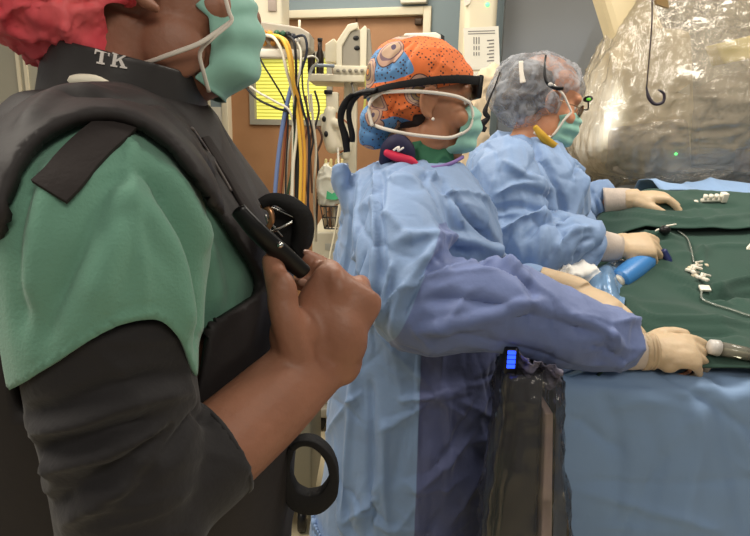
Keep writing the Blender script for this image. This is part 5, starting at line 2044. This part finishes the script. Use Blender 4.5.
for i, (x, y0, y1) in enumerate([(311.5, 41, 73), (320, 41, 74)]):
    c0_, c1_ = W(x, y1 + .8, YA + .1), W(x, y0, YA + .1)
    h_ = c1_.z - c0_.z
    o = G().tube([c0_, c0_ + Vector((0, 0, h_ * .6)), c0_ + Vector((0, 0, h_ * .75)), c1_], [.017, .017, .010, .010], n=16, sub=1)
    tb_ = thing('vaporizer_bottle', c0_, ['dark brown bottle on the machine shelf, nearer the cable rack', 'dark brown bottle on the machine shelf, nearer the grey screen housing'][i], 'bottle', 'dark bottles on the machine shelf')
    obj('bottle_body', o, DB, tb_)
    obj('cap', G().tube([c1_, c1_ + Vector((0, 0, .012))], [.012, .011], n=14, sub=1), BLACKPLASTIC, tb_)
for i, (x, y) in enumerate([(311, 60), (326, 60)]):
    pass
# white monitor top just showing behind the paisley cap
pm = thing('white_monitor', W(424, 70, 2.6), 'white monitor whose top corner shows behind the paisley cap', 'monitor')
obj('case', slab([(404, 60), (404, 33), (436, 32), (443, 36), (443, 60)], 2.6, 2.72), mat('white_plastic', (228, 222, 206), .4), pm, smooth=False, bevel=.008)
obj('dark_edge', slab([(441, 60), (441, 34), (444.5, 36), (444.5, 60)], 2.595, 2.66), BLACKPLASTIC, pm, smooth=False)
_z = W(424, 60, 2.66)
obj('stand_pole', G().tube([Vector((_z.x, 2.66, .03)), Vector((_z.x, 2.66, _z.z + .02))], .018, n=14, sub=1), mat('steel_grey', (140, 140, 138), .35, metal=.8), pm)
obj('stand_base', G().tube([Vector((_z.x, 2.66, 0)), Vector((_z.x, 2.66, .03))], [.2, .18], n=24, sub=1), mat('steel_grey', (140, 140, 138), .35, metal=.8), pm)

# ceiling boom with cable rack
YR = 2.35
t = thing('cable_rack', W(275, 50, YR), 'grey rack of coloured cable sockets on a cream boom, beside the green mask', 'cable rack')
a, b = W(236, 20, YR), W(282, 20, YR)
obj('boom', G().box((a.x, YR + .02, W(260, 25, YR).z), (b.x, YR + .2, 2.75), bev=.012), AW, t)
obj('boom_plate', pb(268, -6, 276, 11, YR + .014, .01, .001), mat('plate_grey', (160, 146, 134), .5), t)
g = slab([(240, 21), (262, 21), (300, 27), (310, 33), (310, 48), (300, 54), (240, 54)], YR, YR + .16)
obj('rack_body', g, mat('rack_grey', (168, 160, 144), .45), t, smooth=False, bevel=.006)
obj('rail', pb(238, 49, 300, 57, YR - .03, .05, .008), mat('white_plastic', (228, 222, 206), .4), t)
cols = [(264, 33, (206, 140, 40)), (270, 33.5, (216, 156, 50)), (277, 33, (40, 92, 60)), (283, 33.5, (34, 80, 56)), (288, 34, (30, 34, 32)), (293, 36, (30, 32, 40)), (297, 40, (220, 216, 206))]
for i, (x, y, c_) in enumerate(cols):
    obj('socket', G().tube([W(x, y, YR + .005), W(x, y + .6, YR - .035)], [.0115, .0095], n=14, sub=1), mat('socket_%d' % i, c_, .4), t, label={0: 'orange socket', 2: 'green socket', 4: 'black socket', 6: 'white socket'}.get(i))
for i in range(3):
    obj('lower_socket', G().tube([W(264 + i * 9, 43, YR + .005), W(264 + i * 9, 43.4, YR - .02)], [.011, .010], n=14, sub=1), mat('amber_socket', (176, 122, 48), .45), t)
obj('mast', G().tube([W(299.5, 33, YR + .05), W(299.5, 20, YR + .05)], .005, n=8, sub=1), AW, t)


def cable(pts, r, col, label):
    m_ = mat('cable_%d_%d_%d' % col, col, .5)
    obj('cable', G().tube([W(*p) for p in pts], r, n=8, sub=6, round_caps=True), m_, label=label, cat='cable', group='cables hanging from the rack')


YE = (232, 186, 74); WHT = (226, 220, 200); BK = (36, 36, 38); BLC = (112, 132, 178); GRN = (70, 92, 70); BRN = (140, 78, 52); GRY = (120, 120, 122)
cable([(264, 35, YR - .03), (274, 38, YR - .06), (282, 52, YR - .07), (287, 72, YR - .06), (294, 98, YR), (297, 130, YR + .03), (293, 170, YR + .05), (292, 230, YR + .08)], .006, WHT, 'thick white cable curving down from the orange socket')
cable([(270, 35.5, YR - .03), (281, 38, YR - .07), (288, 52, YR - .08), (292, 76, YR - .06), (296, 100, YR), (299, 128, YR + .02), (301, 165, YR + .05), (299, 230, YR + .08)], .007, YE, 'yellow cable arching outermost from the second orange socket')
cable([(277, 35.5, YR - .03), (287, 42, YR - .06), (292, 60, YR - .06), (294, 84, YR - .04), (300, 104, YR), (303, 130, YR + .02), (305, 162, YR + .05), (303, 230, YR + .08)], .006, (222, 164, 62), 'amber cable dropping from the first green socket')
cable([(288, 36, YR - .03), (294, 42, YR - .05), (296, 62, YR - .04), (296, 90, YR - .02), (295, 120, YR + .02), (298, 150, YR + .05), (296, 230, YR + .08)], .005, BK, 'straight black cable dropping from the black socket')
cable([(293, 38, YR - .03), (304, 36, YR - .05), (307, 50, YR - .05), (303, 66, YR - .04), (298, 84, YR - .02), (303, 110, YR), (309, 140, YR + .04), (307, 230, YR + .08)], .005, (30, 36, 50), 'dark navy cable looping out beyond the end of the rack')
cable([(297, 42, YR - .03), (301, 52, YR - .04), (300, 70, YR - .04), (297, 86, YR - .02), (298, 110, YR + .02), (288, 150, YR + .06), (284, 230, YR + .1)], .0045, WHT, 'thin white cable dropping from the white socket')
cable([(258, 54, YR - .02), (264, 66, YR - .03), (274, 82, YR - .03), (284, 100, YR), (288, 120, YR + .02), (286, 170, YR + .05), (285, 230, YR + .08)], .0035, BK, 'thin black cable sagging across the lit door window')
cable([(244, 82, YR + .02), (258, 92, YR), (276, 102, YR - .01), (290, 112, YR), (293, 140, YR + .04), (290, 230, YR + .08)], .0045, WHT, 'white lead running from behind the green mask to the bundle')
cable([(240, 80, YR + .03), (256, 98, YR + .01), (276, 108, YR), (292, 116, YR + .01), (296, 150, YR + .05), (295, 230, YR + .09)], .0045, BK, 'black lead running from behind the green mask to the bundle')
cable([(291, 88, YR), (286, 108, YR + .01), (282, 130, YR + .03), (278, 160, YR + .05), (275, 195, YR + .07), (274, 240, YR + .1)], .0085, BLC, 'thick pale blue cable hanging outermost by the brown door')
cable([(288, 108, YR + .02), (285, 140, YR + .04), (283, 170, YR + .06), (280, 200, YR + .08), (279, 240, YR + .1)], .0055, BRN, 'brown cable hanging beside the thick pale blue one')
cable([(294, 106, YR + .02), (294, 140, YR + .04), (292, 170, YR + .06), (287, 200, YR + .08), (287, 240, YR + .1)], .0055, GRN, 'dark green cable in the middle of the bundle')
cable([(302, 62, YR + .06), (303, 90, YR + .05), (309, 116, YR + .04), (313, 140, YR + .05), (309, 170, YR + .06), (308, 240, YR + .1)], .0035, BK, 'thin black cable between the bundle and the cream valve')
cable([(372, 62, YA - .03), (366, 76, YA - .04), (366, 90, YA - .02), (364, 110, YA)], .005, (216, 214, 110), 'short yellow-green lead hanging from the cream machine')
cable([(310, 73, YA - .06), (314, 66, YA - .06), (322, 65.5, YA - .06), (333, 66, YA - .04)], .007, (130, 140, 150), 'bent grey hose on the machine shelf beside the dark bottles')
cable([(318, 150, YA - .05), (322, 138, YA - .06), (318, 128, YA - .06), (312, 132, YA - .05), (310, 150, YA - .03), (312, 190, YA)], .005, (90, 62, 48), 'dark brown lead curling beside the cream valve')
cable([(339, 206, YA - .2), (336, 226, YA - .2), (331, 250, YA - .2), (327, 274, YA - .2), (325, 300, YA - .2), (324, 360, YA - .12)], .004, (230, 222, 196), 'thin cream tube hanging beside the back of the blue gown')

cable([(299, 100, YR + .1), (301, 130, YR + .12), (299, 160, YR + .13), (302, 200, YR + .14), (300, 240, YR + .15)], .0045, (196, 150, 70), 'dull ochre cable behind the amber one')
cable([(306, 98, YR + .14), (308, 124, YR + .15), (304, 150, YR + .16), (307, 190, YR + .17), (312, 236, YR + .18)], .004, (110, 64, 50), 'thin maroon cable bowing towards the cream valve')
cable([(311, 96, YR + .2), (313, 120, YR + .2), (316, 150, YR + .2), (314, 190, YR + .2), (316, 238, YR + .2)], .005, (214, 206, 184), 'cream tube standing between the bundle and the valve')
cable([(315, 92, YA - .1), (319, 110, YA - .1), (314, 135, YA - .1), (318, 165, YA - .1), (316, 236, YA - .1)], .0045, (48, 44, 44), 'charcoal lead just beside the white pouch')
cable([(338, 150, YA - .1), (339, 175, YA - .24), (341, 200, YA - .24), (338, 236, YA - .2)], .005, (196, 190, 176), 'grey-white tube passing in front of the pouch edge')
cable([(342, 118, YA - .08), (350, 128, YA - .1), (348, 146, YA - .1), (341, 152, YA - .08)], .004, (150, 90, 60), 'short copper-brown lead looped over the cream valve')
cable([(300, 60, YR - .02), (312, 56, YR - .02), (318, 61, YR + .02), (312, 68, YR + .06), (308, 84, YR + .08), (310, 110, YR + .1)], .0035, (222, 218, 204), 'thin white lead looping beside the dark bottles')
cable([(352, 84, YA + .0), (354, 100, YA - .02), (350, 116, YA - .02), (352, 140, YA)], .0045, (120, 116, 110), 'grey lead lying down the cream column')
# hanging pouch with print, and the wire basket of tubes beneath it
t = thing('fluid_pouch', W(334, 204, YA - .16), 'white pouch with green print hanging above the wire basket', 'pouch')
g = slab([(319, 205), (317, 182), (320, 170), (326, 164), (332, 168), (340, 166), (343, 176), (346, 203), (332, 206)], YA - .19, YA - .12)
me = voxel(g, .005, 5); wrinkle(me, .010, (16, 16, 16), 4)
pm_ = mat('pouch_white', (222, 220, 204), .35, bump=.4, bscale=40)
obj('pouch_body', me, pm_, t)
g = slab([(326, 199), (327, 191), (332, 194), (338, 189), (340, 193), (342, 198), (334, 200)], YA - .212, YA - .20)
obj('green_print', g, mat('print_green', (70, 168, 118), .5), t, smooth=False)
obj('red_print', slab([(333, 184), (341, 190), (340, 192), (332, 187)], YA - .212, YA - .20), mat('print_red', (190, 92, 74), .5), t, smooth=False)
for x in (325, 330, 336, 341):
    obj('spout', G().tube([W(x, 172, YA - .15), W(x + 1, 160, YA - .15)], [.009, .006], n=10, sub=1, round_caps=True), mat('spout_cream', (216, 200, 140), .4), t)
obj('hook', G().tube([W(334, 168, YA - .155), W(339, 156, YA - .08), W(346, 152, YA + .04)], .004, n=8), mat('steel_grey', (140, 140, 138), .35, metal=.8), t)
t = thing('wire_basket', W(334, 228, YA - .16), 'black wire basket holding clear tubes under the white pouch', 'basket')
WR = mat('wire_black', (40, 38, 38), .4)
zt_, zb_ = W(334, 206, YA - .18).z, W(334, 228, YA - .18).z
xa, xb = W(321, 210, YA - .18).x, W(347, 210, YA - .18).x
for z_, ins in ((zt_, 0), ((zt_ + zb_) / 2, .008), (zb_, .02)):
    obj('wire_ring', G().tube([Vector((xa + ins, YA - .2, z_)), Vector((xb - ins, YA - .2, z_)), Vector((xb - ins, YA - .02, z_)), Vector((xa + ins, YA - .02, z_)), Vector((xa + ins, YA - .2, z_))], .003, n=8, sub=1), WR, t)
for k in range(6):
    x = xa + (xb - xa) * k / 5
    xx = (x - (xa + xb) / 2) * .7 + (xa + xb) / 2
    obj('wire', G().tube([Vector((x, YA - .2, zt_)), Vector((xx, YA - .2, zb_)), Vector((xx, YA - .02, zb_)), Vector((x, YA - .02, zt_))], .0022, n=6, sub=1), WR, t)
TUBEM = mat('tube_tan', (186, 164, 136), .3)
for k, (x, c_) in enumerate([(325, (196, 178, 150)), (330, (150, 110, 84)), (334, (210, 200, 180)), (338, (170, 160, 150)), (343, (120, 112, 108))]):
    obj('clear_tube', G().tube([W(x, 205, YA - .11), W(x * .8 + 334 * .2 + (k - 2) * .6, 227, YA - .11)], [.008, .008], n=10, sub=1), mat('tube_tone_%d' % k, c_, .3), thing('sample_tube', W(x, 227, YA - .11), ['pale tan tube in the wire basket, nearest the cable bundle', 'brown tube in the wire basket, second from the cable bundle', 'whitish tube standing in the middle of the wire basket', 'grey tube in the wire basket, second from the blue gown', 'dark grey tube in the wire basket, nearest the blue gown'][k], 'tube', 'tubes in the wire basket'))
# cart low behind the waist loop
t = thing('low_cart', Vector((W(304, 470, 1.9).x, 2.0, 0)), 'grey cart low on the floor, seen past the black waist loop', 'cart')
xx = W(312, 470, 1.9).x
obj('cart_panel', G().box((xx - .30, 1.9, .12), (xx, 2.25, .50), bev=.01), mat('cart_olive_grey', (128, 122, 104), .5), t)
xx2 = W(316, 418, 1.95)
obj('cart_top', G().box((xx - .31, 1.89, .50), (xx + .01, 2.26, .52), bev=.006), AW, t)
for x in (xx - .26, xx - .04):
    for y in (1.95, 2.2):
        o = obj('caster', G().tube([Vector((x - .014, y, .05)), Vector((x + .014, y, .05))], .05, n=20, sub=1), BLACKPLASTIC, t)
        obj('caster_fork', G().box((x - .02, y - .012, .05), (x + .02, y + .012, .125), bev=.003), AG, o)
